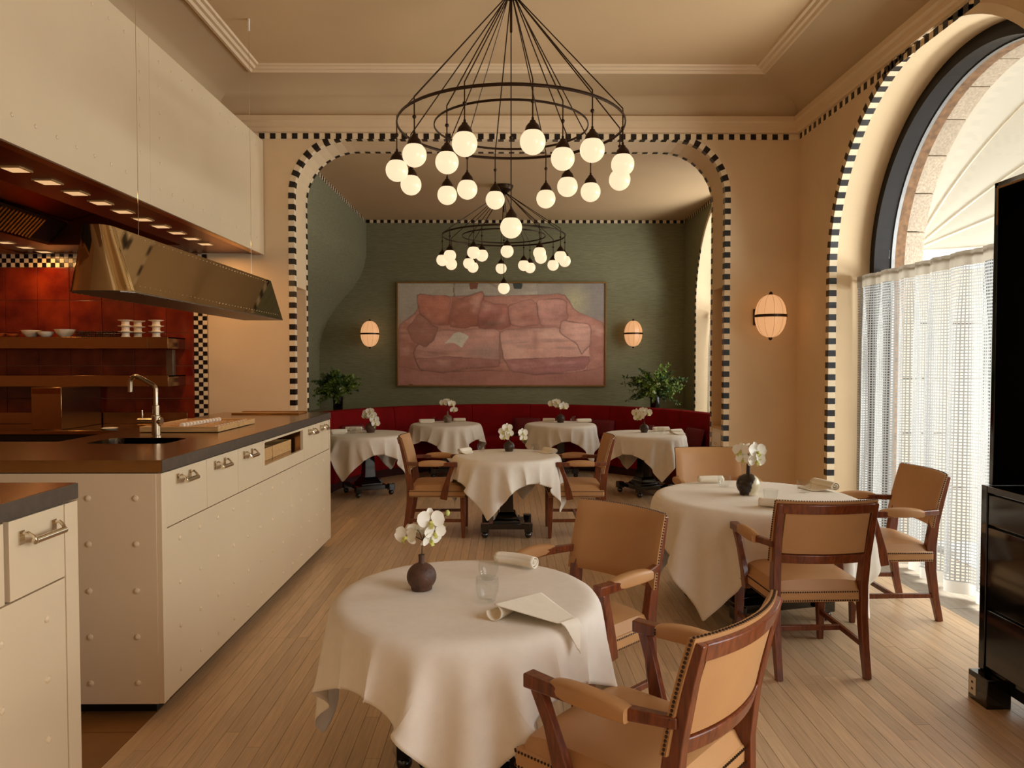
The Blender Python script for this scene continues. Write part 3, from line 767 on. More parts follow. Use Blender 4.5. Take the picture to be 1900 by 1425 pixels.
def bowl(name, r, h, m, label, cat, x, y, z, group):
    t = thing(name, label, cat, (x, y, z), 0, group)
    MB().lathe([(0, 0), (r * .45, 0), (r * .5, h * .08), (r * .85, h * .5), (r, h * .92), (r, h), (r * .96, h), (r * .8, h * .5), (r * .42, h * .14), (0, h * .12)], 24).build('bowl_body', m, t)
    MB().lathe([(r * 1.0, h * .9), (r * 1.05, h * .95), (r * 1.05, h), (r, h)], 24).build('rim', m, t)
ZS = 1.7205
bowl('bowl', .076, .062, 'white', 'leftmost of the three white bowls on the upper shelf', 'bowl', -4.21, 6.53, ZS, 'white bowls on the shelf')
bowl('bowl', .066, .048, 'white', 'smallest and middle of the three white bowls on the upper shelf', 'bowl', -4.062, 6.50, ZS, 'white bowls on the shelf')
bowl('bowl', .08, .068, 'white', 'widest and rightmost of the three white bowls on the upper shelf', 'bowl', -3.91, 6.53, ZS, 'white bowls on the shelf')
for k, (x, r, h, nm) in enumerate(((-4.36, .055, .03, 'orange saucer right next to the white bowls on the shelf'), (-4.47, .05, .034, 'orange saucer second from the white bowls on the shelf'), (-4.58, .06, .05, 'orange bowl at the left edge of the picture on the shelf'))):
    bowl('orange_dish', r, h, 'orange', nm, 'dish', x, 6.52, ZS, 'orange dishes on the shelf')
for k, (x, lab) in enumerate(((-3.69, 'left stack of black woven trays on the steel shelf'), (-3.51, 'right stack of black woven trays on the steel shelf'))):
    t = thing('woven_tray', lab, 'tray', (x, 6.54, ZS), 0, 'black woven trays')
    for j in range(3):
        MB().box(-.085, .085, -.08, .08, .002 + j * .018, .010 + j * .018).build('layer', 'black_tile', t, bevel=.002)
    for j in range(12):
        MB().box(-.083 + j * .0143, -.083 + j * .0143 + .004, -.084, -.080, .0, .055).build('weave_strip', 'darkclay', t)
for k, (x, y, lab) in enumerate(((-3.36, 6.50, 'left'), (-3.318, 6.63, 'middle'), (-3.10, 6.52, 'right'))):
    for j, lv_ in enumerate(('bottom', 'middle', 'top')):
        t = thing('pedestal_dish', '%s white pedestal dish in the %s stack on the steel shelf' % (lv_, lab), 'pedestal dish', (x, y, ZS + j * .0505), 0, 'stacked white pedestal dishes')
        MB().lathe([(0, 0), (.038, 0), (.038, .004), (.032, .010), (.032, .036), (0, .036)], 20).build('foot', 'white', t)
        MB().lathe([(0, .036), (.03, .036), (.062, .045), (.064, .050), (.058, .0495), (0, .046)], 20).build('plate', 'white', t)
# ------------------------------------------------------------------ chandeliers
def chandelier(name, label, cx, cy, zring, zcan, zceil, off_out, off_in, zlow):
    t = thing(name, label, 'chandelier', (cx, cy, zceil))
    L = lambda z: z - zceil
    MB().lathe([(0, 0), (.115, 0), (.115, -.012), (.10, -.05), (.045, -.085), (.03, -.09), (.03, -.105), (0, -.105)], 24).build('canopy', 'darkmetal', t)
    for r, th in ((.745, .0105), (.505, .008)):
        mb = MB(); n = 72
        prof = [(math.cos(2 * PI * k / 8) * th * .55, math.sin(2 * PI * k / 8) * th) for k in range(8)]
        rings = [[((r + a) * math.cos(2 * PI * i / n), (r + a) * math.sin(2 * PI * i / n), L(zring) + b) for a, b in prof] for i in range(n + 1)]
        mb.loft(rings, cap=False).build('ring', 'darkmetal', t)
    lamps = [(off_out + 30 * k, .745, 2.735, True) for k in range(12)] + [(off_in + 90 * k, .505, 2.735, True) for k in range(4)] + [(0, 0, zlow, False)]
    cap = MB().lathe([(0, .135), (.007, .135), (.008, .118), (.016, .116), (.018, .108), (.036, .088), (.043, .070), (.046, .055), (.040, .052), (0, .052)], 16).mesh('cap', 'darkmetal')
    glb = MB().ball((0, 0, 0), .0725, 24, 16).mesh('globe', 'globe')
    bll = MB().ball((0, 0, 0), .0125, 12, 8).mesh('ball', 'darkmetal')
    for a, r, zl, on_ring in lamps:
        x, y = r * math.cos(R_(a)), r * math.sin(R_(a))
        mb = MB()
        if on_ring:
            mb.tube([(.03 * math.cos(R_(a)), .03 * math.sin(R_(a)), -.09), (x, y, L(zring) + .03), (x, y, L(zring) + .01), (x, y, L(zl) + .13)], .0042, 6)
            zb = L(zl) + .225
        else:
            mb.tube([(0, 0, -.1), (0, 0, L(zl) + .13)], .0042, 6); mb.tube([(0, 0, -.1), (0, 0, -.32)], .0085, 8)
            zb = L(2.98)
        c = mb.build('pendant_cord', 'darkmetal', t)
        link(bll, 'ball', c, loc=(x, y, zb)); link(cap, 'cap', c, loc=(x, y, L(zl))); link(glb, 'globe', c, loc=(x, y, L(zl)))
    return t
chandelier('chandelier', 'large near bronze double-ring chandelier with seventeen glowing opal globes', .03, 4.88, 3.05, 3.95, 3.985, 9, 38, 2.392)
chandelier('chandelier', 'smaller looking far bronze double-ring chandelier hanging before the sofa painting', -.033, 8.95, 3.03, 3.58, 3.638, 3, 60, 2.40)

# ------------------------------------------------------------------ wall lamps
def sconce(label, x, y, z, group='egg-shaped wall lamps', dx=0):
    """y = wall face; lamp hangs off it towards -y"""
    t = thing('wall_lamp', label, 'wall lamp', (x, y, z), 0, group)
    MB().box(-.062 + dx, .062 + dx, -.018, 0, -.075, .075).build('back_plate', 'darkmetal', t, bevel=.003)
    MB().bar([(dx, -.015, 0), (0, -.07, 0)], .03, .02).build('arm', 'darkmetal', t)
    cy = -.185; n, m = 60, 20; ribs = 10
    mb = MB()
    def f(u, v):
        a = 2 * PI * u; th = PI * (.02 + .96 * v)
        k = 1 - .035 * (abs(math.cos(a * ribs / 2 + .5)) ** 4)
        r = .136 * math.sin(th) ** .86 * k
        return (r * math.cos(a), cy + r * math.sin(a), -.193 * math.cos(th))
    mb.grid(f, n, m); mb.build('shade', 'shade', t)
    rb = MB()
    for q in range(ribs):
        a = 2 * PI * (q + .5 - 1 / (2 * PI) * 1.0) / ribs
        rb.tube([(.137 * math.sin(PI * (.02 + .96 * i / 12)) ** .86 * math.cos(a), cy + .137 * math.sin(PI * (.02 + .96 * i / 12)) ** .86 * math.sin(a), -.194 * math.cos(PI * (.02 + .96 * i / 12))) for i in range(13)], .0012, 4)
    rb.build('seams', 'brass', t)
    for s in (-1, 1):
        MB().lathe([(0, s * .190), (.016, s * .190), (.018, s * .198), (.013, s * .212), (.004, s * .219), (0, s * .219)], 14, (0, cy, 0)).build('finial', 'darkmetal', t)
    mb = MB(); N = 40
    mb.loft([[((.137 + a) * math.cos(2 * PI * i / N), cy + (.137 + a) * math.sin(2 * PI * i / N), b) for a, b in ((0, -.012), (.006, -.012), (.006, .012), (0, .012))] for i in range(N + 1)], cap=False)
    mb.build('belt', 'darkmetal', t)
    return t
sconce('egg-shaped lamp on the cream wall right of the arch', 2.376, YA - .0005, 1.915, dx=-.035)
sconce('egg-shaped lamp on the green wall left of the painting', -2.03, YE - .0005, 1.92)
sconce('egg-shaped lamp on the green wall right of the painting', 1.885, YE - .0005, 1.925)

# ------------------------------------------------------------------ painting
PW0, PW1, PZ0, PZ1 = -1.655, 1.505, 1.132, 2.708
pt = thing('painting', 'long gilt-framed painting of a rumpled pink sofa with a white book on it', 'painting', ((PW0 + PW1) / 2, YE, (PZ0 + PZ1) / 2))
hw, hh = (PW1 - PW0) / 2, (PZ1 - PZ0) / 2
for nm, bx in (('frame_side', (-hw, -hw + .022, -hh, hh)), ('frame_side', (hw - .022, hw, -hh, hh)), ('frame_rail', (-hw + .022, hw - .022, -hh, -hh + .022)), ('frame_rail', (-hw + .022, hw - .022, hh - .022, hh))):
    MB().box(bx[0], bx[1], -.05, -.002, bx[2], bx[3]).build(nm, 'gold', pt, bevel=.003)
NX, NZ = 400, 190
gx, gz = np.meshgrid(np.linspace(0, 1900, NX), np.linspace(0, 1000, NZ), indexing='ij')   # picture space, z down
pr = np.random.RandomState(5)
def fbm(sx, sz, seed, oct=3):
    q = np.random.RandomState(seed); r = np.zeros_like(gx)
    for o in range(oct):
        for _ in range(5):
            kx, kz, ph = q.normal() / sx * 2 ** o, q.normal() / sz * 2 ** o, q.rand() * 6.28
            r += np.sin(gx * kx + gz * kz + ph) / 2 ** o
    return r / 5
wx, wz = gx + 13 * fbm(80, 80, 1), gz + 11 * fbm(80, 80, 2)
def chaikin(P, it=1):
    for _ in range(it):
        Q = []
        for i in range(len(P)):
            a, b = P[i], P[(i + 1) % len(P)]
            Q += [(a[0] * .9 + b[0] * .1, a[1] * .9 + b[1] * .1), (a[0] * .1 + b[0] * .9, a[1] * .1 + b[1] * .9)]
        P = Q
    return P
def poly(P):
    P = chaikin(P)
    ins = np.zeros(gx.shape, bool); n = len(P); dist = np.full(gx.shape, 1e9)
    for i in range(n):
        (x1, y1), (x2, y2) = P[i], P[(i + 1) % n]
        c = ((y1 > wz) != (y2 > wz)) & (wx < (x2 - x1) * (wz - y1) / (y2 - y1 + 1e-9) + x1); ins ^= c
        dx, dy = x2 - x1, y2 - y1; t = np.clip(((wx - x1) * dx + (wz - y1) * dy) / (dx * dx + dy * dy + 1e-9), 0, 1)
        dist = np.minimum(dist, np.hypot(wx - x1 - t * dx, wz - y1 - t * dy))
    return ins, dist
img = np.zeros(gx.shape + (3,))
def C3(c): return np.array(lin(c)[:3])
def wash(mask, c1, c2, f):
    f = np.clip(f, 0, 1)[..., None]; col = C3(c1) * (1 - f) + C3(c2) * f
    m = mask.astype(float)[..., None] if mask.dtype == bool else mask[..., None]
    img[...] = img * (1 - m) + col * m
full = np.ones(gx.shape)
wash(full, (150, 140, 122), (172, 164, 144), .5 + .5 * fbm(200, 300, 3))
wash(np.clip((gx - 1150) / 500, 0, 1) * np.clip((620 - gz) / 200, 0, 1), (120, 112, 108), (136, 126, 118), .5 + fbm(150, 200, 4))
wash(np.exp(-((gx - 1620) / 120) ** 2 - ((gz - 180) / 150) ** 2) * .8, (176, 170, 116), (176, 168, 128), full * .5)
wash(np.clip((gz - 500 + .2 * np.abs(gx - 950)) / 200, 0, 1), (158, 98, 84), (172, 112, 98), .5 + fbm(250, 120, 5))
wash(np.clip((wx - 500) / 6, 0, 1) * np.clip((1270 - wx) / 6, 0, 1) * np.clip((125 - wz) / 5, 0, 1), (156, 148, 132), (178, 170, 152), .5 + fbm(150, 60, 6))
for q, c in (([(650, 0), (740, 0), (730, 60), (660, 60)], (128, 72, 46)), ([(1050, 0), (1150, 0), (1140, 55), (1070, 60)], (62, 70, 62)), ([(800, 0), (860, 0), (950, 45), (930, 60)], (150, 130, 104)), ([(515, 0), (523, 0), (523, 130), (515, 130)], (118, 92, 74))):
    i_, d_ = poly(q); wash(i_, c, c, full * 0)
def shape(P, c1, c2, seed, sx=160, sz=70, line=(96, 58, 46), lw=7, light=.0):
    i_, d_ = poly(P); f = .5 + .6 * fbm(sx, sz, seed) + .35 * fbm(sx * .35, sz * .45, seed + 80)
    zmin, zmax = min(p[1] for p in P), max(p[1] for p in P)
    tz = np.clip((gz - zmin) / (zmax - zmin + 1), 0, 1)
    wash(i_, c1, c2, f + .35 - .7 * tz)
    edge = i_ * np.exp(-d_ / 26) * (.30 + .30 * np.clip(fbm(90, 90, seed + 20), -1, 1))
    wash(np.clip(edge, 0, .6), (120, 68, 54), (120, 68, 54), full)
    hi = i_ * np.exp(-((d_ - 60) / 40) ** 2) * np.clip(fbm(110, 50, seed + 33), 0, 1) * .5
    wash(np.clip(hi, 0, .6), (222, 176, 156), (222, 176, 156), full)
    st_ = i_ * np.clip(fbm(150, 22, seed + 44) - .25, 0, 1) * .7
    wash(np.clip(st_, 0, .6), (140, 92, 78), (140, 92, 78), full)
    m = np.clip(1 - d_ / (lw + 5 * fbm(150, 150, seed + 61)), 0, 1) * .85 * np.clip(.55 + .7 * fbm(120, 120, seed + 50), 0, 1); wash(m, line, line, full)
# sofa body, arms, seats, cushions
shape([(150, 290), (240, 130), (780, 120), (1520, 115), (1570, 170), (1610, 260), (1900, 400), (1900, 860), (0, 860), (0, 420)], (166, 104, 86), (188, 126, 106), 10)
shape([(130, 650), (330, 470), (940, 440), (930, 820), (560, 845), (400, 880), (180, 850)], (176, 118, 102), (204, 148, 130), 11, 260, 60)
wash(np.exp(-((gx - 800) / 170) ** 2 - ((gz - 680) / 70) ** 2) * .55, (150, 130, 120), (158, 136, 124), full * .5)
shape([(150, 735), (500, 720), (930, 745), (925, 820), (560, 835), (380, 875), (190, 850)], (156, 98, 86), (178, 118, 104), 12, 260, 40, lw=4)
shape([(940, 455), (1480, 430), (1740, 560), (1760, 740), (1720, 860), (1280, 905), (1040, 860), (960, 740)], (188, 130, 112), (214, 162, 142), 13, 200, 80)
wash(np.exp(-((gx - 1260) / 30) ** 2 - ((gz - 555) / 90) ** 2) * .6, (168, 106, 86), (160, 100, 84), full * .5)
shape([(965, 745), (1750, 715), (1755, 770), (1705, 850), (1280, 905), (1050, 860)], (148, 88, 84), (172, 108, 102), 14, 240, 40, lw=4)
shape([(170, 110), (490, 125), (480, 420), (330, 400), (200, 300)], (166, 88, 62), (192, 114, 88), 15)
shape([(505, 120), (570, 150), (800, 75), (740, 420), (600, 440), (470, 430)], (160, 90, 66), (186, 118, 94), 16)
shape([(770, 150), (880, 200), (1010, 195), (1030, 420), (960, 455), (720, 440)], (156, 86, 72), (192, 120, 104), 17)
wash(np.exp(-((gx - 860) / 110) ** 2 - ((gz - 400) / 35) ** 2) * .7, (116, 74, 50), (110, 70, 48), full * .5)
shape([(1010, 210), (1210, 150), (1270, 200), (1290, 410), (1150, 430), (1020, 405)], (168, 104, 88), (198, 136, 118), 18)
shape([(1260, 160), (1540, 160), (1560, 340), (1510, 410), (1300, 425)], (168, 108, 94), (202, 142, 126), 19)
shape([(1500, 360), (1770, 410), (1760, 600), (1680, 700), (1640, 600), (1480, 490)], (186, 128, 110), (208, 152, 134), 20)
shape([(190, 290), (300, 380), (370, 440), (330, 560), (250, 630), (120, 560), (80, 450)], (156, 96, 78), (184, 122, 102), 21)
i_, d_ = poly([(420, 590), (500, 500), (560, 470), (650, 520), (590, 630), (500, 580)]); wash(i_, (198, 186, 166), (208, 198, 178), .5 + fbm(80, 80, 30))
st = .07 * fbm(60, 9, 40) + .05 * fbm(14, 50, 41) + .05 * pr.normal(size=gx.shape)
g_ = img.mean(-1, keepdims=True); img = img * .80 + g_ * .20 * np.array([1.04, 1.0, .94])
img *= (1 + st)[..., None] * 1.6
nv = NX * NZ
me = bpy.data.meshes.new('canvas')
X = (gx / 1900 * 2 - 1) * (hw - .02); Z = -(gz / 1000 * 2 - 1) * (hh - .02)
V = np.stack([X, np.full_like(X, -.03), Z], -1).reshape(-1, 3)
idx = np.arange(nv).reshape(NX, NZ)
F = np.stack([idx[:-1, :-1], idx[:-1, 1:], idx[1:, 1:], idx[1:, :-1]], -1).reshape(-1, 4)
me.from_pydata(V.tolist(), [], F.tolist())
ca = me.color_attributes.new('paint', 'FLOAT_COLOR', 'POINT')
ca.data.foreach_set('color', np.concatenate([np.clip(img, 0, 1).reshape(-1, 3), np.ones((nv, 1))], 1).astype(np.float32).ravel())
m_, nt, p_ = new_mat('oil_paint'); at = nt.nodes.new('ShaderNodeAttribute'); at.attribute_name = 'paint'
nt.links.new(at.outputs['Color'], p_.inputs['Base Color']); p_.inputs['Roughness'].default_value = .6
me.materials.append(m_); link(me, 'canvas', pt)
MB().box(-hw + .015, hw - .015, -.026, -.002, -hh + .015, hh - .015).build('stretcher', 'beech', pt)

# ------------------------------------------------------------------ banquette
bq = thing('banquette', 'long curved dark red velvet banquette along the green wall', 'banquette', (BC[0], BC[1], 0))
def sector(prof, a0, a1, step=3):
    n = max(2, int(abs(a1 - a0) / step)); mb = MB()
    return mb.loft([[(r * math.cos(R_(a0 + (a1 - a0) * i / n)), r * math.sin(R_(a0 + (a1 - a0) * i / n)), z) for r, z in prof] for i in range(n + 1)])
sector([(2.06, 0), (2.50, 0), (2.50, .105), (2.06, .105)], 1, 179).build('plinth', 'plinthred', bq)
seat = [(2.01, .11), (2.46, .11), (2.46, .41), (2.40, .43), (2.10, .435), (2.03, .425), (2.005, .40), (2.0, .36)]
for a0, a1 in ((1, 45), (45, 90), (90, 135), (135, 179)):
    sector(seat, a0 + .12, a1 - .12).build('seat_section', 'velvet', bq)
back = [(2.41, .42), (2.56, .11), (2.56, .865), (2.54, .88), (2.50, .885), (2.465, .87), (2.45, .84), (2.42, .62)]
cuts = (1, 27, 55, 83, 103, 131, 157, 179)
for a0, a1 in zip(cuts, cuts[1:]):
    sector(back, a0 + .08, a1 - .08).build('back_section', 'velvet', bq)
def cushion(label, ang, w=.40, h=.26, tilt=14, r=2.30):
    t = thing('cushion', label, 'cushion', (BC[0] + r * math.cos(R_(ang)), BC[1] + r * math.sin(R_(ang)), .437), R_(ang - 90), 'cushions on the red banquette')
    mb = MB(); T = Matrix.Rotation(R_(-tilt), 4, 'X')
    n = 14
    def f(sgn):
        def g(u, v):
            a, b = 2 * u - 1, 2 * v - 1
            e = max(0, 1 - a ** 4) ** .5 * max(0, 1 - b ** 4) ** .5
            p = Vector((a * w / 2 * (1 - .06 * (1 - abs(b)) * 0 - .05 * b * b * (1 - abs(a))), sgn * .055 * e, h / 2 + b * h / 2 * (1 - .05 * a * a * 0)))
            return tuple(T @ p)
        return g
    mb.grid(f(1), n, n); mb.grid(f(-1), n, n)
    me = mb.mesh('cushion_body', 'velvet_dark'); link(me, 'cushion_body', t)
    return t
cushion('dark red cushion on the banquette right of the left rear table', 112)
cushion('dark red cushion on the banquette right of the right rear table', 57)
cushion('dark red cushion on the banquette left of the right rear table', 84)
cushion('dark red cushion on the banquette behind the far left table', 150)
cushion('dark red cushion on the banquette behind the far right table', 16)

# ------------------------------------------------------------------ leafy arrangements behind the banquette
def plant(label, x, y, z, seed, w, h, light):
    rg = random.Random(seed)
    v = thing('tall_vase', label[0], 'vase', (x, y, z))
    MB().lathe([(0, 0), (.062, 0), (.066, .01), (.07, .21), (.072, .225), (.064, .225), (.06, .05), (0, .05)], 24).build('vase_body', 'black', v)
    MB().lathe([(.072, .222), (.075, .226), (.075, .234), (.064, .234), (.064, .222)], 24).build('rim', 'black', v)
    t = thing('leafy_arrangement', label[1], 'plant', (x, y, z + .06))
    lf = [MB(), MB()]; stm = MB(); bl = MB()
    for k in range(86):
        a = rg.random() * 2 * PI; sp = (.25 + .75 * rg.random()); up = rg.uniform(.1, 1.0) * (1.15 - .65 * sp)
        ex, ey, ez = w * sp * math.cos(a), .55 * w * sp * math.sin(a), .17 + h * up - (.18 * sp if rg.random() < .25 else 0)
        P0 = Vector((0, 0, .12)); P1 = Vector((ex * .3, ey * .3, .22 + ez * .45)); P2 = Vector((ex, ey, ez))
        path = [P0.lerp(P1, s).lerp(P1.lerp(P2, s), s) for s in [i / 7 for i in range(8)]]
        P2b = path[-1]; stm.tube(path, [.003] * 7 + [.0012], 5)
        kind = 0 if rg.random() < .55 else 1
        for i in range(2, 8):
            for q in range(12):
                s = rg.random(); c = path[i - 1].lerp(path[i], s)
                d = (path[i] - path[i - 1]).normalized()
                o = Vector((rg.gauss(0, 1), rg.gauss(0, 1), rg.gauss(0, 1))).normalized()
                dr = (d * .6 + o).normalized(); ln = rg.uniform(.026, .056); wd = ln * rg.uniform(.22, .36)
                sd = dr.cross(o + Vector((.1, .2, .3))).normalized()
                tip = c + dr * ln; mid = c + dr * ln * .5
                nn = dr.cross(sd) * ln * .08
                lf[kind].add([c, mid + sd * wd + nn, tip, mid - sd * wd + nn], [(0, 1, 2), (0, 2, 3)])
    for k in range(9):
        a = rg.random() * 2 * PI; rr = rg.uniform(.03, .4) * w
        c = Vector((rr * math.cos(a), -abs(rr * math.sin(a)) * .6, .15 + rg.uniform(.05, .5) * h))
        for q in range(26):
            o = Vector((rg.gauss(0, 1), rg.gauss(0, 1), rg.gauss(0, 1))).normalized()
            p = c + o * .035; s1 = o.cross(Vector((.3, .5, .2))).normalized() * .012; s2 = o.cross(s1).normalized() * .012
            bl.add([p + s1, p + s2, p - s1, p - s2], [(0, 1, 2, 3)])
    stm.build('stems', 'stem', t); lf[0].build('dark_leaves', 'leaf', t, kind='stuff'); lf[1].build('light_leaves', 'leaf2', t, kind='stuff'); bl.build('blossoms', 'hydrangea', t, kind='stuff')
plant(('tall black vase on the ledge behind the right end of the banquette', 'loose spreading green foliage in the black vase right of the painting'), 2.07, 10.2, .801, 4, .50, .50, 1)
plant(('tall black vase on the ledge behind the left end of the banquette', 'dense round green foliage in the black vase left of the painting'), -2.30, 10.0, .801, 9, .36, .42, 0)
# ------------------------------------------------------------------ window dressing
def curtain(label, y0, y1, seed, n_f=11):
    rg = random.Random(seed); t = thing('sheer_curtain', label, 'curtain', (2.90, (y0 + y1) / 2, 0))
    H = 2.205; ph = [rg.uniform(0, 6.28) for _ in range(6)]
    def off(v, z):      # fold depth; v along the rod 0..1
        k = (.35 + .65 * min(1, (H - z) / .5))
        a = math.sin(2 * PI * n_f * v + 1.2 * math.sin(2 * PI * 2.3 * v + ph[0]) + ph[1]) * .040 + math.sin(2 * PI * n_f * 2.2 * v + ph[2]) * .010
        a += math.sin(2 * PI * 3.1 * v + ph[3]) * .014
        return a * k * (1 + .5 * (1 - z / H)) + .006 * math.sin(2 * PI * n_f * 3 * v) * (z > H - .12)
    L_ = y1 - y0; nu, nv = 260, 24
    def sheet(za, zb, nm, m, nvv, dx=0):
        mb = MB(); mb.grid(lambda u, v: (off(u, za + (zb - za) * v) + dx, (u - .5) * L_ + .01 * math.sin(2 * PI * n_f * 2 * u) * (1 - v), za + (zb - za) * v), nu, nvv)
        me = mb.mesh(nm, m); uv = me.uv_layers.new(name='UVMap')
        arr = np.array([(0, 0)] * len(me.loops), dtype=np.float32)
        li = np.zeros(len(me.loops), np.int32); me.loops.foreach_get('vertex_index', li)
        us = (li // (nvv + 1)) / nu; vs = (li % (nvv + 1)) / nvv
        arr[:, 0] = us * L_ * 1.25; arr[:, 1] = vs * (zb - za)
        uv.data.foreach_set('uv', arr.ravel()); return link(me, nm, t)
    sheet(.10, H - .095, 'sheer_panel', 'sheer', nv)
    sheet(.025, .10, 'hem', 'sheer_hem', 2); sheet(H - .095, H, 'header', 'header', 3, -.004)
    MB().tube([(.05, -L_ / 2 - .015, H - .04), (.05, L_ / 2 + .015, H - .04)], .008, 8).build('rod', 'brass', t)
    for s in (-1, 1): MB().ball((.05, s * (L_ / 2 + .018), H - .04), .014, 10, 8).build('rod_end', 'brass', t)
for k, yc in enumerate(WINS):
    curtain(('white open-weave sheer cafe curtain on the window nearest the camera', 'white open-weave sheer cafe curtain on the tall arched window', 'white open-weave sheer cafe curtain on the window of the green room')[k], yc - WR + .03, yc + WR - .03, 11 + k)

aw = thing('basket_awning', 'cream canvas basket awning with ribs outside the arched window', 'awning', (3.44, WINS[1], 2.44))
RW = 1.44
def aw_pt(al, be, r=RW):     # al: rib angle up from the horizontal; be: along the rib 0..pi
    return (r * math.sin(be) * math.cos(al), -r * math.cos(be), r * math.sin(be) * math.sin(al))
ribs = [R_(a) for a in (2, 24, 43, 64, 88)]
for a in ribs:
    MB().tube([aw_pt(a, PI * i / 28) for i in range(29)], .010, 8).build('rib', 'plastic', aw)
for a0, a1 in zip(ribs, ribs[1:]):
    mb = MB()
    mb.grid(lambda u, v: aw_pt(a0 + (a1 - a0) * v, PI * u, RW + .012 - .05 * math.sin(PI * v) * math.sin(PI * u)), 32, 6)
    mb.build('canvas_panel', 'awning', aw)
for s in (-1, 1):
    MB().box(-.02, .04, s * RW - .03, s * RW + .03, -.05, .04).build('hinge', 'alu', aw, bevel=.005)
mb = MB(); MB().tube([(.02, RW * .72, .98), (.08, -.1, 1.40)], .003, 5).build('cord', 'plastic', aw)

# ------------------------------------------------------------------ black lacquer sideboard at the right edge
sb = thing('lacquer_cabinet', 'tall black lacquered cabinet with open shelf and drawers at the right edge', 'cabinet', (2.115, 3.25, 0))
def sp(mb, nm, m, par=None, **k): return loc(mb, sb).build(nm, m, par or sb, **k)
CX0, CX1, CY0, CY1 = 2.115, 2.60, 1.95, 3.235
sp(MB().box(CX0, CX1, CY1 - .04, CY1, .13, .955).box(CX0, CX1, CY0, CY0 + .04, .13, .955).box(CX0 + .02, CX1, CY0 + .04, CY1 - .04, .13, .925).box(CX0, CX1, CY0 + .04, CY1 - .04, .925, .955), 'base_carcass', 'black', bevel=.003)
for z0, z1 in ((.785, .918), (.42, .775), (.155, .41)):
    for y0, y1 in ((CY0 + .045, (CY0 + CY1) / 2 - .003), ((CY0 + CY1) / 2 + .003, CY1 - .045)):
        sp(MB().box(CX0 + .004, CX0 + .0195, y0, y1, z0, z1), 'drawer', 'black', bevel=.003)
U0 = CX0 + .03
sp(MB().box(U0, CX1, CY1 - .03, CY1 - .005, .956, 2.285).box(U0, CX1, CY0, CY0 + .025, .956, 2.285).box(U0, CX1, CY0, CY1 - .005, 2.26, 2.285), 'upper_frame', 'black', bevel=.002)
sp(MB().box(CX1 - .02, CX1 - .0, CY0 + .025, CY1 - .03, .956, 2.26), 'back_panel', 'blackmatt', smooth=False)
sp(MB().box(U0 - .0012, U0 + .003, CY1 - .03, CY1 - .022, 2.1, 2.27).box(U0 - .0012, U0 + .003, CY0 + .05, CY1 - .03, 2.256, 2.264), 'worn_edge', 'gold', smooth=False)
sp(MB().box(CX0 + .06, CX1 - .02, CY0 + .05, CY1 - .12, .06, .129), 'plinth', 'blackmatt')
for y in (CY0 + .02, CY1 - .10):
    ft = sp(MB().box(2.072, 2.178, y - .03, y + .10 - .03 + .03, 0, .128), 'foot', 'black', bevel=.003)
    if y > 2.5:
        so = MB().box(2.0700, 2.0722, y + .045, y + .092, .025, .105); o_ = loc(so, sb).build('socket_plate', 'plastic', ft)
        for z in (.05, .08):
            h_ = loc(MB().box(2.0694, 2.0701, y + .062, y + .075, z - .005, z + .005), sb).build('socket_hole', 'darkmetal', ft)

# ------------------------------------------------------------------ tables
ZTOP = .69
def pedestal(name, label, x, y, rot, s, r):
    t = thing(name, label, 'table', (x, y, 0), rot)
    b = .185 * s
    MB().lathe([(0, ZTOP - .032), (r - .03, ZTOP - .034), (r - .025, ZTOP - .028), (r - .025, ZTOP - .016), (r - .035, ZTOP - .008), (0, ZTOP - .008)], 64).build('tabletop', 'blackmatt', t)
    c = MB()
    def sq(h, z): return [(-h, -h, z), (h, -h, z), (h, h, z), (-h, h, z)]
    c.loft([sq(.062 * s, .16), sq(.058 * s, .25), sq(.045 * s, .60), sq(.09 * s, ZTOP - .033)])
    c.build('column', 'black', t, bevel=.003)
    MB().loft([sq(.118 * s, .115), sq(.118 * s, .135), sq(.10 * s, .145), sq(.092 * s, .165), sq(.075 * s, .19), sq(.062 * s, .20)]).build('stepped_base', 'black', t, bevel=.003)
    p = MB(); q = b - .03
    p.box(-q, q, -q, q, .068, .116); p.build('plinth', 'black', t, bevel=.004)
    for sx_ in (-1, 1):
        for sy_ in (-1, 1):
            f = MB().box(sx_ * b - .035, sx_ * b + .035, sy_ * b - .035, sy_ * b + .035, .056, .128).build('foot', 'black', t, bevel=.003)
            MB().ball((sx_ * b, sy_ * b, .0305), .0305, 16, 10).build('castor', 'black', f)
    return t

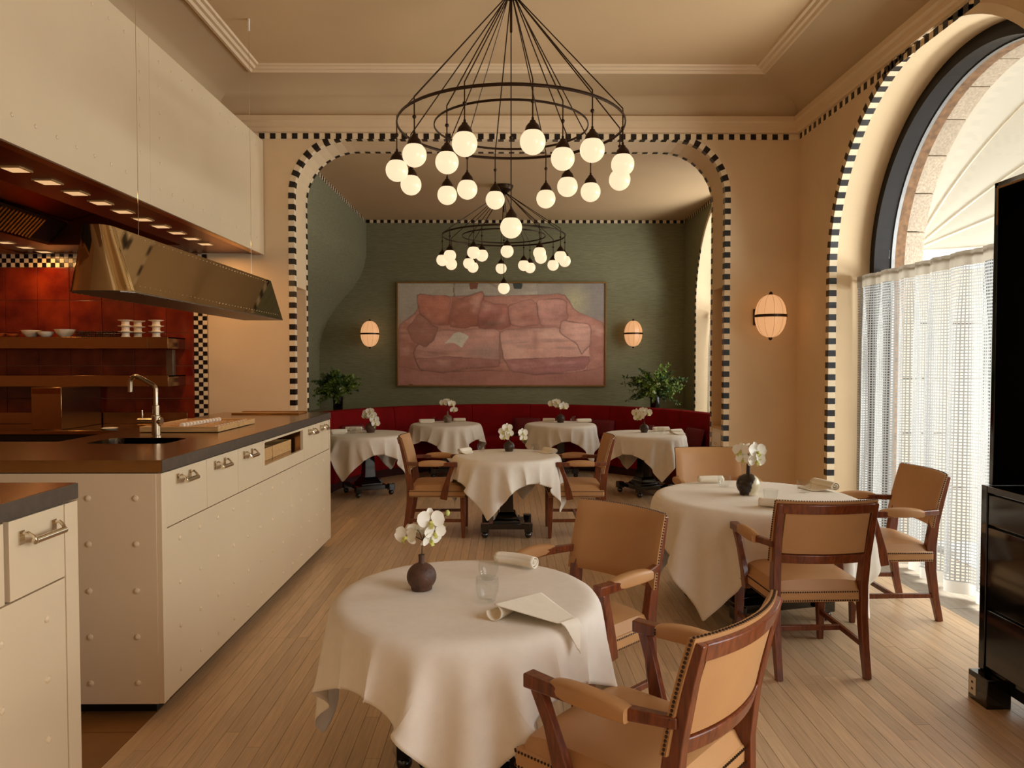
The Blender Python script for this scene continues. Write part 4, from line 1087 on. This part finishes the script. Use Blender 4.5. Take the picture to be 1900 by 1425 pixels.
def drape(r, a, rot, wx_, wy_, seat=True, n=57, steps=170, iters=14, seed=0):
    """square cloth falling over a round table: position based dynamics in numpy; the banquette seat is an obstacle"""
    z0 = ZTOP; rg = np.random.RandomState(seed)
    u = np.linspace(-a, a, n); h = u[1] - u[0]
    U, V_ = np.meshgrid(u, u, indexing='ij'); c, s = math.cos(rot), math.sin(rot)
    P = np.stack([U * c - V_ * s, U * s + V_ * c, np.full_like(U, z0 + .004)], -1)
    P[..., 2] += rg.normal(size=P.shape[:2]) * .0008
    X_ = P.copy(); dt = 1 / 75; rad = .014
    pin = np.sqrt(U * U + V_ * V_) < r - rad - .004; P[..., 2][pin] = z0 + .0005; P0 = P.copy()
    def pj(A, B, Lr, k, comp=True):
        d = B - A; l = np.sqrt((d * d).sum(-1)) + 1e-9
        e = 1 - Lr / l
        if not comp: e = np.minimum(e, 0)
        d *= (k * .5 * e)[..., None]; A += d; B -= d
    h2 = h * math.sqrt(2)
    for st_ in range(steps):
        vel = (P - X_) / dt * (.985 if st_ < steps * .6 else .90); sp_ = np.sqrt((vel * vel).sum(-1))[..., None]; vel *= np.minimum(1, 1.2 / (sp_ + 1e-9)); X_ = P.copy()
        P = P + vel * dt; P[..., 2] -= 9.8 * dt * dt
        for it in range(iters):
            for o in (0, 1):
                m = (n - o) // 2 * 2
                pj(P[o:o + m:2], P[o + 1:o + 1 + m:2], h, 1); pj(P[:, o:o + m:2], P[:, o + 1:o + 1 + m:2], h, 1)
                A = P[o:o + m:2]; B = P[o + 1:o + 1 + m:2]
                pj(A[:, :-1], B[:, 1:], h2, .5); pj(A[:, 1:], B[:, :-1], h2, .5)
            for k, kk in ((2, .12), (4, .06)):
                for o in range(2 * k):
                    if o % (2 * k) >= k: continue
                    A = P[o::2 * k]; B = P[o + k::2 * k]; m = min(len(A), len(B)); pj(A[:m], B[:m], h * k, kk, False)
                    A = P[:, o::2 * k]; B = P[:, o + k::2 * k]; m = min(A.shape[1], B.shape[1]); pj(A[:, :m], B[:, :m], h * k, kk, False)
            rho = np.sqrt(P[..., 0] ** 2 + P[..., 1] ** 2) + 1e-9
            # table: solid drum with a rounded upper rim
            dr, dz = rho - (r - rad), P[..., 2] - (z0 - rad)
            P[..., 2] = np.where((dr < 0) & (dz > -.02) & (P[..., 2] < z0), z0, P[..., 2])
            dd = np.sqrt(np.maximum(dr, 0) ** 2 + np.maximum(dz, 0) ** 2) + 1e-9
            side = (dz <= 0) & (rho < r) & ~((dr < 0) & (dz > -.02))
            rim = (dr >= 0) & (dz > 0) & (dd < rad); f = np.where(rim, rad / dd, 1)
            nr = np.where(side, r, np.where(rim, (r - rad) + dr * f, rho)); sc = nr / rho
            P[..., 0] *= sc; P[..., 1] *= sc
            P[..., 2] = np.where(rim, z0 - rad + dz * f, P[..., 2])
            if seat:
                bx, by = P[..., 0] + wx_ - BC[0], P[..., 1] + wy_ - BC[1]; br = np.sqrt(bx ** 2 + by ** 2)
                ins = (br > 1.985) & (P[..., 2] < .443)
                up = ins & ((P[..., 2] > .38))
                P[..., 2][up] = .443
                sd = ins & ~up; q = np.where(sd, 1.985 / br, 1)
                P[..., 0] = bx * q + BC[0] - wx_; P[..., 1] = by * q + BC[1] - wy_
            P[..., 2] = np.maximum(P[..., 2], .01); P[pin] = P0[pin]
    for _ in range(3):      # light smoothing
        Q = P.copy(); Q[1:-1, 1:-1] = .5 * P[1:-1, 1:-1] + .125 * (P[2:, 1:-1] + P[:-2, 1:-1] + P[1:-1, 2:] + P[1:-1, :-2]); P = Q
    mb = MB(); mb.v = [tuple(p) for p in P.reshape(-1, 3)]
    mb.f = [(i * n + j, (i + 1) * n + j, (i + 1) * n + j + 1, i * n + j + 1) for i in range(n - 1) for j in range(n - 1)]; mb.m = [0] * len(mb.f)
    return mb

TABLES = [  # x, y, pedestal rot, scale, r, half cloth, cloth rot, table label, cloth label
 (-.14, 2.546, 20, 1.0, .469, .645, 47, 'foreground round table, nearest the camera', 'white cloth on the nearest round table, foreground'),
 (0.0, 6.39, 0, 1.0, .475, .645, 27, 'round table in the middle between two facing chairs', 'white cloth on the middle table between two facing chairs'),
 (1.51, 4.42, 14, 1.55, .612, .83, 2, 'large round table by the window, among three chairs', 'white cloth on the large table by the window'),
 (-1.575, 8.33, 32, 1.05, .47, .645, 25, 'far left round table half hidden by the island', 'white cloth on the far left table beside the island'),
 (-.80, 9.65, 10, 1.0, .47, .645, 60, 'left one of the two rearmost round tables', 'white cloth on the left rearmost table'),
 (.71, 9.64, 0, 1.0, .47, .645, 5, 'right one of the two rearmost round tables', 'white cloth on the right rearmost table'),
 (1.565, 8.31, 25, 1.05, .47, .645, 58, 'far right round table before the banquette end', 'white cloth on the far right table')]
for i, (x, y, pr_, sc_, r, a, cr_, tl, cl) in enumerate(TABLES):
    pedestal('pedestal_table', tl + ', on black lacquer pedestal', x, y, R_(pr_), sc_, r)
    o = drape(r, a, R_(cr_), x, y, seat=i > 2, seed=i).build('tablecloth', 'linen', None, sub=1)
    o.location = (x, y, 0)
    sm = o.modifiers.new('thick', 'SOLIDIFY'); sm.thickness = .0022; sm.offset = 1
    tag(o, cl, 'tablecloth', 'white tablecloths')

# ------------------------------------------------------------------ chairs
def make_chair():
    t = thing('armchair', 'proto', 'chair', (0, 0, 0), 0, 'leather armchairs with mahogany frames')
    for s in (-1, 1):
        MB().bar([(s * .222, .215, .38), (s * .222, .218, .20), (s * .226, .222, 0)], [.044, .040, .027], [.044, .040, .027]).build('leg', 'wood', t, bevel=.003)
        # rear leg with back stile, one bent bar
        MB().bar([(s * .212, -.292, 0), (s * .212, -.262, .14), (s * .212, -.238, .30), (s * .212, -.232, .44), (s * .216, -.250, .58), (s * .222, -.288, .74), (s * .224, -.318, .845)],
                 [.030, .033, .036, .038, .036, .033, .028], [.034, .040, .048, .056, .048, .038, .028]).build('leg', 'wood', t, bevel=.003)
        # arm support
        MB().bar([(s * .246, .055, .335), (s * .250, .070, .42), (s * .262, .100, .53), (s * .272, .135, .622)], [.026, .028, .027, .030], [.060, .052, .034, .036], side=(1, 0, 0)).build('arm_support', 'wood', t, bevel=.003)
        a = MB().bar([(s * .230, -.262, .640), (s * .268, -.12, .638), (s * .277, .04, .637), (s * .272, .172, .637)], [.026, .034, .038, .044], [.030, .032, .034, .040])
        a = a.build('arm', 'wood', t, bevel=.005)
        pad = MB(); n = 14; rings = []
        for i in range(n + 1):
            f = i / n; yy = -.150 + .235 * f; xx = s * (.262 + .016 * math.sin(PI * (.25 + .6 * f)))
            k = .86 + .14 * math.sin(PI * min(1, f * 1.0)); hh_ = .034 * (math.sin(PI * (.06 + .88 * f)) ** .35)
            if i in (0, n): hh_ *= .95
            rings.append([(xx + q[0] * .0265 * k, yy, .640 + q[1] * (hh_ if q[1] > 0 else .021)) for q in [(math.copysign(abs(math.cos(b)) ** .6, math.cos(b)), math.copysign(abs(math.sin(b)) ** .6, math.sin(b))) for b in [2 * PI * j / 20 for j in range(20)]]])
        pad.loft(rings); pad.build('arm_pad', 'leather', a)
        nl = MB()
        for yy in (-.146, .082):
            for j in range(9):
                b = PI * (-.15 + 1.3 * j / 8)
                nl.ball((s * .268 + .0245 * math.cos(b), yy, .640 + .0150 * math.sin(b)), .0036, 6, 4)
        nl.build('arm_nails', 'nail', a, kind='stuff')
        MB().bar([(s * .224, .205, .150), (s * .212, -.255, .150)], .020, .026).build('stretcher', 'wood', t, bevel=.002)
    MB().bar([(-.214, -.02, .150), (.214, -.02, .150)], .026, .020, side=(0, 0, 1)).build('stretcher', 'wood', t, bevel=.002)
    # seat: domed cushion, wider at the front, over an upholstered frame
    def half(y): return .236 + .016 * (y + .235) / .47
    st = MB(); n, m = 16, 16
    def top(u, v):
        x, y = 2 * u - 1, 2 * v - 1
        e = (max(0, 1 - abs(x) ** 5) * max(0, 1 - abs(y) ** 5)) ** .5
        yy = .24 * y - .002
        return (x * half(yy) * (1 - .015 * (1 - e)), yy, .402 + .066 * (e ** .55) * (1 - .12 * x * x))
    st.grid(top, n, m)
    st.box(-.001, .001, -.001, .001, .40, .41)
    st.build('seat', 'leather', t)
    fr = MB(); fr.loft([[(-half(-.242), -.242, z), (half(-.242), -.242, z), (half(.238), .238, z), (-half(.238), .238, z)] for z in (.352, .412)])
    fr.build('seat_frame', 'leather', t, bevel=.008)
    nl = MB()
    for z in (.362, .403):
        per = [(-half(-.242), -.244), (half(-.242), -.244), (half(.238) , .240), (-half(.238), .240)]
        for (p, q) in zip(per, per[1:] + per[:1]):
            L_ = math.dist(p, q); k = int(L_ / .0115)
            for j in range(k):
                f = (j + .5) / k; nl.ball((p[0] + (q[0] - p[0]) * f, p[1] + (q[1] - p[1]) * f, z), .0042, 6, 4)
    nl.build('seat_nails', 'nail', t, kind='stuff')
    # backrest: curved padded panel (front), inset panel (rear), two curved rails
    def backy(x, z):
        f = (z - .44) / .405
        return -.232 - .02 * max(0, f) - .066 * max(0, f) ** 1.6 - .045 * (1 - (x / .24) ** 2)
    bk = MB(); N_, M_ = 18, 12
    def fr_(u, v):
        x = (2 * u - 1) * .243; z = .552 + .305 * v
        e = (max(0, 1 - abs(2 * u - 1) ** 8) * max(0, 1 - abs(2 * v - 1) ** 8)) ** .5
        return (x, backy(x, z) + .026 + .014 * e, z)
    def rr_(u, v):
        x = (2 * u - 1) * .243; z = .552 + .305 * v
        return (x, backy(x, z) + .008, z)
    bk.grid(fr_, N_, M_); bk.grid(rr_, N_, M_)
    W_ = (N_ + 1) * (M_ + 1)
    edge = [i * (M_ + 1) for i in range(N_ + 1)] + [N_ * (M_ + 1) + j for j in range(1, M_ + 1)] + [i * (M_ + 1) + M_ for i in range(N_ - 1, -1, -1)] + [j for j in range(M_ - 1, 0, -1)]
    bk.f += [(e0, e1, e1 + W_, e0 + W_) for e0, e1 in zip(edge, edge[1:] + edge[:1])]; bk.m += [0] * len(edge)
    bk.build('backrest', 'leather', t)
    for z, hh_ in ((.822, .046), (.575, .044)):
        MB().bar([(x, backy(x, z) + .003, z) for x in [-.214 + .428 * i / 12 for i in range(13)]], hh_, .022, side=(0, -.25, 1)).build('back_rail', 'wood', t, bevel=.003)
    ib = MB(); ib.grid(lambda u, v: ((2 * u - 1) * .20, backy((2 * u - 1) * .20, .60 + .205 * v) - .002 - .004 * math.sin(PI * u) * math.sin(PI * v), .60 + .205 * v), 12, 8)
    ib.build('rear_panel', 'leather', t)
    nl = MB()
    for s in (-1, 1):
        for j in range(27):
            z = .558 + .294 * j / 26; nl.ball((s * .2445, backy(.243, z) + .016, z), .0042, 6, 4)
    for j in range(42):
        x = -.238 + .476 * j / 41; nl.ball((x, backy(x, .857) + .016, .8575), .0042, 6, 4)
    nl.build('back_nails', 'nail', t, kind='stuff')
    return t
chair0 = make_chair()
CH = [(.368, 2.068, 48, 'nearest armchair, seen from behind, its back to the lower right corner'),
      (.285, 3.05, 132, 'armchair facing left at the far right side of the foreground table'),
      (1.485, 3.70, 2, 'armchair with its back to the camera at the large window table'),
      (2.215, 4.40, 90, 'armchair beside the sheer curtain, facing left at the window table'),
      (1.51, 5.19, 180, 'armchair facing the camera behind the large window table'),
      (-.59, 6.44, -90, 'armchair on the left of the middle table, facing right'),
      (.59, 6.43, 90, 'armchair on the right of the middle table, facing left')]
for i, (x, y, th, lab) in enumerate(CH):
    lb = 'tan leather and mahogany ' + lab
    if i == 0: chair0.location = (x, y, 0); chair0.rotation_euler = (0, 0, R_(th)); chair0['label'] = lb
    else: dup(chair0, (x, y, 0), R_(th), lb)

# ------------------------------------------------------------------ what stands on the tables
ZC = ZTOP + .0055
def vase(label, x, y, r, hb, neck_r, neck_h, m, flare=1.0):
    t = thing('bud_vase', label, 'vase', (x, y, ZC))
    n = 14; pf = [(0, 0), (r * .70, 0)]
    for i in range(1, n + 1):
        a = -PI / 2 * .58 + (PI * .5 * .58 + PI / 2 * .86) * i / n
        pf.append((max(neck_r, r * math.cos(a)), hb * .46 + hb * .5 * math.sin(a)))
    zt = pf[-1][1]
    MB().lathe(pf + [(neck_r, zt + .001)], 36).build('vase_body', m, t)
    MB().lathe([(neck_r * 1.15, zt - .003), (neck_r, zt + neck_h * .35), (neck_r * flare, zt + neck_h), (neck_r * flare * .75, zt + neck_h), (neck_r * .7, zt + neck_h * .4), (neck_r * .7, zt - .002)], 20).build('neck', m, t)
    return t, ZC + zt + neck_h

def bloom_mesh(nm='bloom'):
    mb = MB()
    def petal(ang, ln, wd, cup, base=.003, z=0.0):
        n, m = 6, 6; ca, sa = math.cos(ang), math.sin(ang)
        def f(u, v):
            s = u; w = (2 * v - 1) * wd * (math.sin(PI * min(.999, .12 + .80 * s)) ** .7)
            rr = base + ln * s; zz = z + cup * s * s + .25 * wd * (2 * v - 1) ** 2 * .6 - cup * .8 * max(0, s - .7)
            return (rr * ca - w * sa, rr * sa + w * ca, zz)
        mb.grid(f, n, m)
    for k in range(3): petal(R_(90 + 120 * k), .030, .0105, -.004, z=-.002)
    for k in (0, 1): petal(R_(12 + 156 * k), .032, .021, .006, z=.002)
    mb.lathe([(0, .014), (.004, .013), (.0055, .006), (.003, 0), (0, -.002)], 8, (0, -.006, 0), 1)
    mb.grid(lambda u, v: ((v - .5) * .014 * (1 - .5 * u), -.008 - .014 * u, .006 + .012 * math.sin(PI * u)), 4, 3, 1)
    return mb.mesh(nm, ('petal', 'lip'))
BL = bloom_mesh()
BUD = MB().ball((0, 0, 0), .0085, 10, 8, 0, 1.3).mesh('bud', 'bud')
def orchid(label, x, y, z, blooms, buds=(), s=1.12):
    """blooms: (dx, dy, dz, facing dir) around the vase mouth; stems lead to each of them"""
    t = thing('orchid_stem', label, 'flower', (x, y, z))
    stm = MB(); hub = Vector((.004, 0, .045 * s))
    stm.tube([(0, 0, -.035), (.001, 0, .0), tuple(hub)], [.0026, .0024, .002], 6)
    for b in blooms + list(buds):
        e = Vector(b[:3]) * s; mid = hub.lerp(e, .5) + Vector((0, 0, .006))
        stm.tube([tuple(hub), tuple(mid), tuple(e)], [.0019, .0016, .0012], 6)
    stm.build('stem', 'stem', t)
    for (dx, dy, dz, d, sc) in blooms:
        o = link(BL, 'bloom', t); o.location = (dx * s, dy * s, dz * s); o.scale = (sc * 1.2,) * 3
        q = Vector(d).normalized().to_track_quat('Z', 'Y'); o.rotation_euler = q.to_euler()
    for b in buds:
        o = link(BUD, 'bud', t); o.location = (b[0] * s, b[1] * s, b[2] * s)
    return t

TUM = None
def tumbler(label, x, y, r=.038, h=.068, kind=0):
    global TUM
    t = thing('glass_tumbler', label, 'glass', (x, y, ZC), 0, 'clear water tumblers')
    w = .0022
    pf = [(0, 0), (r * .62, 0), (r * .72, .003), (r * .97, h * .45), (r, h * .7), (r * .93, h), (r * .93 - w * .8, h), (r - w, h * .7), (r * .97 - w, h * .45), (r * .70 - w * .5, .010), (0, .009)] if kind == 0 else \
         [(0, 0), (r * .70, 0), (r * .78, .003), (r * .93, h * .5), (r, h), (r - w, h), (r * .92 - w, h * .5), (r * .74 - w, .009), (0, .008)]
    MB().lathe(pf, 32).build('glass_body', 'glass', t)
    return t

def rolled_napkin(label, x, y, ang, L_=.17, r=.026, tail=0.0, bend=0.0):
    """a napkin rolled up: spiral section swept along a gently bowed axis, with a loose outer flap"""
    t = thing('rolled_napkin', label, 'napkin', (x, y, ZC), R_(ang), 'rolled linen napkins')
    n = 44; turns = 2.3
    def sec(k=1.0):
        P = []
        for i in range(n + 1):
            f = i / n; a = -PI / 2 + 2 * PI * turns * (f) ; rr = r * (.22 + .78 * f) * k
            P.append((rr * math.cos(a), r + rr * math.sin(a) * .92))
        return P
    mb = MB(); m = 14
    S = sec(); 
    def f(u, v):
        i = min(n, int(round(v * n))); p = S[i]
        yy = (u - .5) * L_; swell = 1 + .06 * math.sin(PI * u) - .05 * (2 * u - 1) ** 6
        return (p[0] * swell + bend * (4 * (u - .5) ** 2 - .33), yy + .004 * math.sin(3 * v * PI), max(.0012, r + (p[1] - r) * swell))
    mb.grid(f, m, n)
    o = mb.build('roll', 'napkin', t); s_ = o.modifiers.new('thick', 'SOLIDIFY'); s_.thickness = .0024
    if tail:
        fb = MB()
        def g(u, v):
            yy = (u - .5) * L_ * (1 - .35 * v); k = v * tail
            return (r * .95 + k * (1 if tail > 0 else 1), yy - .02 * v, max(.0014, (r * .7) * (1 - v) ** 2.2 + .0016))
        fb.grid(g, 10, 8); o2 = fb.build('loose_end', 'napkin', t); s2 = o2.modifiers.new('thick', 'SOLIDIFY'); s2.thickness = .002
    return t

# foreground table
v, zt = vase('matt brown bottle vase on the foreground table', -.302, 2.583, .0525, .098, .0105, .030, 'brownclay', 1.1)
orchid('white orchid stem with green buds in the matt brown vase, foreground', -.302, 2.583, zt, [(-.045, -.01, .062, (-.5, -1, .25), 1.05), (-.012, .0, .078, (-.3, .6, .5), .95), (.030, -.012, .110, (.25, -1, .35), 1.15), (.028, .0, .052, (.7, -.6, -.35), 1.05), (.042, -.012, .076, (.5, -1, -.2), .95)],
       [(.062, 0, .098), (.082, .01, .130)])
tumbler('front clear tumbler of the pair on the foreground table', -.066, 2.452, .040, .080)
tumbler('rear clear tumbler of the pair on the foreground table', -.068, 2.70, .038, .072)
rolled_napkin('rolled napkin at the far edge of the foreground table, its curled end to the right', .040, 2.872, -122, .175, .029, bend=.012)
# unfurled napkin that hangs over the rim of the foreground table
nk = thing('draped_napkin', 'unfurled ivory napkin with a point hanging over the foreground table edge', 'napkin', (.10, 2.30, ZC), 0)
A0, A1, A2 = Vector((-.045, 2.262)), Vector((.118, 2.500)), Vector((.262, 2.150))
mb = MB()
def nkf(u, v):
    # v < .38: curled roll along the left edge; beyond: flat sheet narrowing to the hanging point
    a = A0.lerp(A1, u); d = (A2 - a)
    rr = .024 * (1 - .80 * u)
    if v < .42:
        th = -PI * .5 + (1 - v / .42) * -PI * 1.55 + PI
        ax = d.normalized(); off = rr * math.cos(th); z = rr + rr * math.sin(th)
        p = a + ax * (off + rr * .2)
        return (p.x - .10, p.y - 2.30, z + .001)
    s = min(1.0, (v - .42) / .58)
    p = a + d * (s * (1 - .04 * (1 - u)) + 0) + d.normalized() * rr * .2 * (1 - s)
    rho = math.hypot(p.x + .14, p.y - 2.546)
    z = 2 * rr * (1 - s) ** 1.6 + .004 + .006 * math.sin(PI * s) * (1 - u)
    if rho > .462:
        e = rho - .462; c_ = Vector((p.x + .14, p.y - 2.546)).normalized()
        hang = max(0, e - .012); rho2 = .462 + min(e, .020) + hang * .30
        p = Vector((-.14, 2.546)) + c_ * rho2; z += .006 - hang * .92 - min(e, .012) * .25
    return (p.x - .10, p.y - 2.30, z)
mb.grid(nkf, 24, 52); o = mb.build('sheet', 'napkin', nk); s_ = o.modifiers.new('thick', 'SOLIDIFY'); s_.thickness = .0022; s_.offset = 1

# middle table
v, zt = vase('dark round bud vase on the middle table', .022, 6.62, .05, .092, .010, .012, 'darkclay')
orchid('white orchid with many blooms on the middle table', .022, 6.62, zt, [(-.045, -.02, .07, (-.3, -1, .2), 1.1), (-.015, -.02, .10, (.1, -1, .3), 1.15), (-.035, -.03, .03, (-.2, -1, 0), 1.1), (.11, -.02, .06, (.3, -1, .2), 1.1), (.115, -.02, .02, (.3, -1, -.2), .9), (.0, -.02, .055, (.3, -1, 0), 1.0)])
tumbler('left clear tumbler on the middle table', -.228, 6.60); tumbler('right clear tumbler on the middle table', .258, 6.59)
rolled_napkin('rolled napkin hanging at the left edge of the middle table', -.375, 6.50, -35, .16, .026, tail=.05); rolled_napkin('rolled napkin hanging at the right edge of the middle table', .385, 6.50, 215, .16, .026, tail=.05)
# window table
v, zt = vase('round vase glazed half dark half cream on the window table', 1.47, 4.43, .0705, .132, .0115, .062, 'glazed', .95)
orchid('white orchid in the two-tone glazed vase on the window table', 1.47, 4.43, zt, [(-.045, -.01, .075, (-.5, -1, .2), 1.15), (-.035, -.015, .03, (-.4, -1, -.1), 1.0), (.040, -.01, .070, (.3, -1, .25), 1.45), (.035, -.015, .022, (.25, -1, 0), 1.4), (.05, 0, .04, (.8, -.7, .1), 1.1), (-.02, .02, .09, (-.2, .5, .8), 1.0)], [(-.06, -.01, .05)])
tumbler('clear tumbler at the right of the two-tone vase on the window table', 1.84, 4.50, .044, .075, 1); tumbler('clear tumbler in front of the two-tone vase on the window table', 1.52, 4.19, .042, .072, 1); tumbler('clear tumbler behind the two-tone vase on the window table', 1.41, 4.72, .042, .072, 1)
rolled_napkin('rolled napkin at the right rim of the window table by the curtain', 2.02, 4.62, -166, .21, .034, tail=.10); rolled_napkin('rolled napkin at the far rim of the window table', 1.36, 4.86, -85, .17, .028); rolled_napkin('rolled napkin half hidden behind the dark-framed chair back on the window table', 1.50, 4.02, 70, .20, .030, tail=.08)
# rear tables
v, zt = vase('reddish brown round vase on the far left table', -1.56, 8.40, .063, .112, .012, .012, 'brownclay', 1.2)
orchid('white orchid spray tumbling over the brown vase, far left table', -1.56, 8.40, zt, [(-.03, -.02, .09, (-.4, -1, .3), 1.35), (.02, -.03, .07, (.1, -1, .2), 1.35), (.045, -.04, .03, (.3, -1, 0), 1.3), (.06, -.05, -.01, (.4, -1, 0), 1.2), (0, -.03, .11, (0, -1, .5), 1.2), (-.05, -.01, .06, (-.5, -1, .1), 1.1)], [(.05, -.06, -.05)])
tumbler('left clear tumbler on the far left table', -1.74, 8.27); tumbler('right clear tumbler on the far left table', -1.65, 8.55)
rolled_napkin('rolled napkin at the left rim of the far left table', -1.89, 8.25, -70, .18, .03, tail=.05); rolled_napkin('rolled napkin at the rear of the far left table', -1.80, 8.62, -80, .19, .028)
v, zt = vase('grey bottle vase with long neck on the left rearmost table', -.79, 9.80, .062, .105, .011, .05, 'greyclay', .9)
orchid('white orchid in the grey long-necked vase', -.79, 9.80, zt, [(-.045, -.02, .10, (-.3, -1, .2), 1.35), (.05, -.02, .09, (.3, -1, .3), 1.3), (.075, -.03, .02, (.3, -1, -.3), 1.3), (-.01, 0, .12, (0, -1, .6), 1.1)])
rolled_napkin('rolled napkin at the left of the left rearmost table', -1.06, 9.72, -80, .20, .03, tail=.04); rolled_napkin('short rolled napkin right of the grey vase on the left rearmost table', -.64, 9.93, -85, .16, .028)
tumbler('clear tumbler on the left rearmost table', -.98, 9.86)
v, zt = vase('dark round vase on the right rearmost table', .72, 9.76, .06, .112, .012, .010, 'darkclay')
orchid('white orchid leaning left above the dark vase, right rearmost table', .72, 9.76, zt, [(-.10, -.02, .12, (-.3, -1, .2), 1.4), (-.05, -.02, .14, (0, -1, .4), 1.3), (.035, -.02, .09, (.2, -1, .1), 1.6), (-.03, -.01, .10, (0, -1, 0), 1.2)])
rolled_napkin('rolled napkin left of the dark vase on the right rearmost table', .57, 9.86, 85, .16, .03); rolled_napkin('rolled napkin at the right of the right rearmost table', 1.03, 9.76, -75, .20, .031)
tumbler('clear tumbler on the right rearmost table', .90, 9.90, .045, .075)
v, zt = vase('small dark round vase on the far right table', 1.58, 8.39, .052, .10, .010, .018, 'darkclay')
orchid('white orchid leaning left above the small dark vase, far right table', 1.58, 8.39, zt, [(-.085, -.02, .10, (-.4, -1, .1), 1.3), (-.05, -.03, .07, (-.2, -1, 0), 1.35), (-.015, -.02, .12, (0, -1, .4), 1.2), (.025, -.02, .10, (.3, -1, .2), 1.45), (-.07, -.02, .05, (-.3, -1, -.2), 1.2)])
rolled_napkin('rolled napkin right of the small dark vase on the far right table', 1.80, 8.52, -78, .20, .031); rolled_napkin('rolled napkin at the right rim of the far right table', 1.91, 8.24, -60, .17, .03, tail=.10)
tumbler('left clear tumbler on the far right table', 1.69, 8.55); tumbler('right clear tumbler on the far right table', 1.74, 8.26)
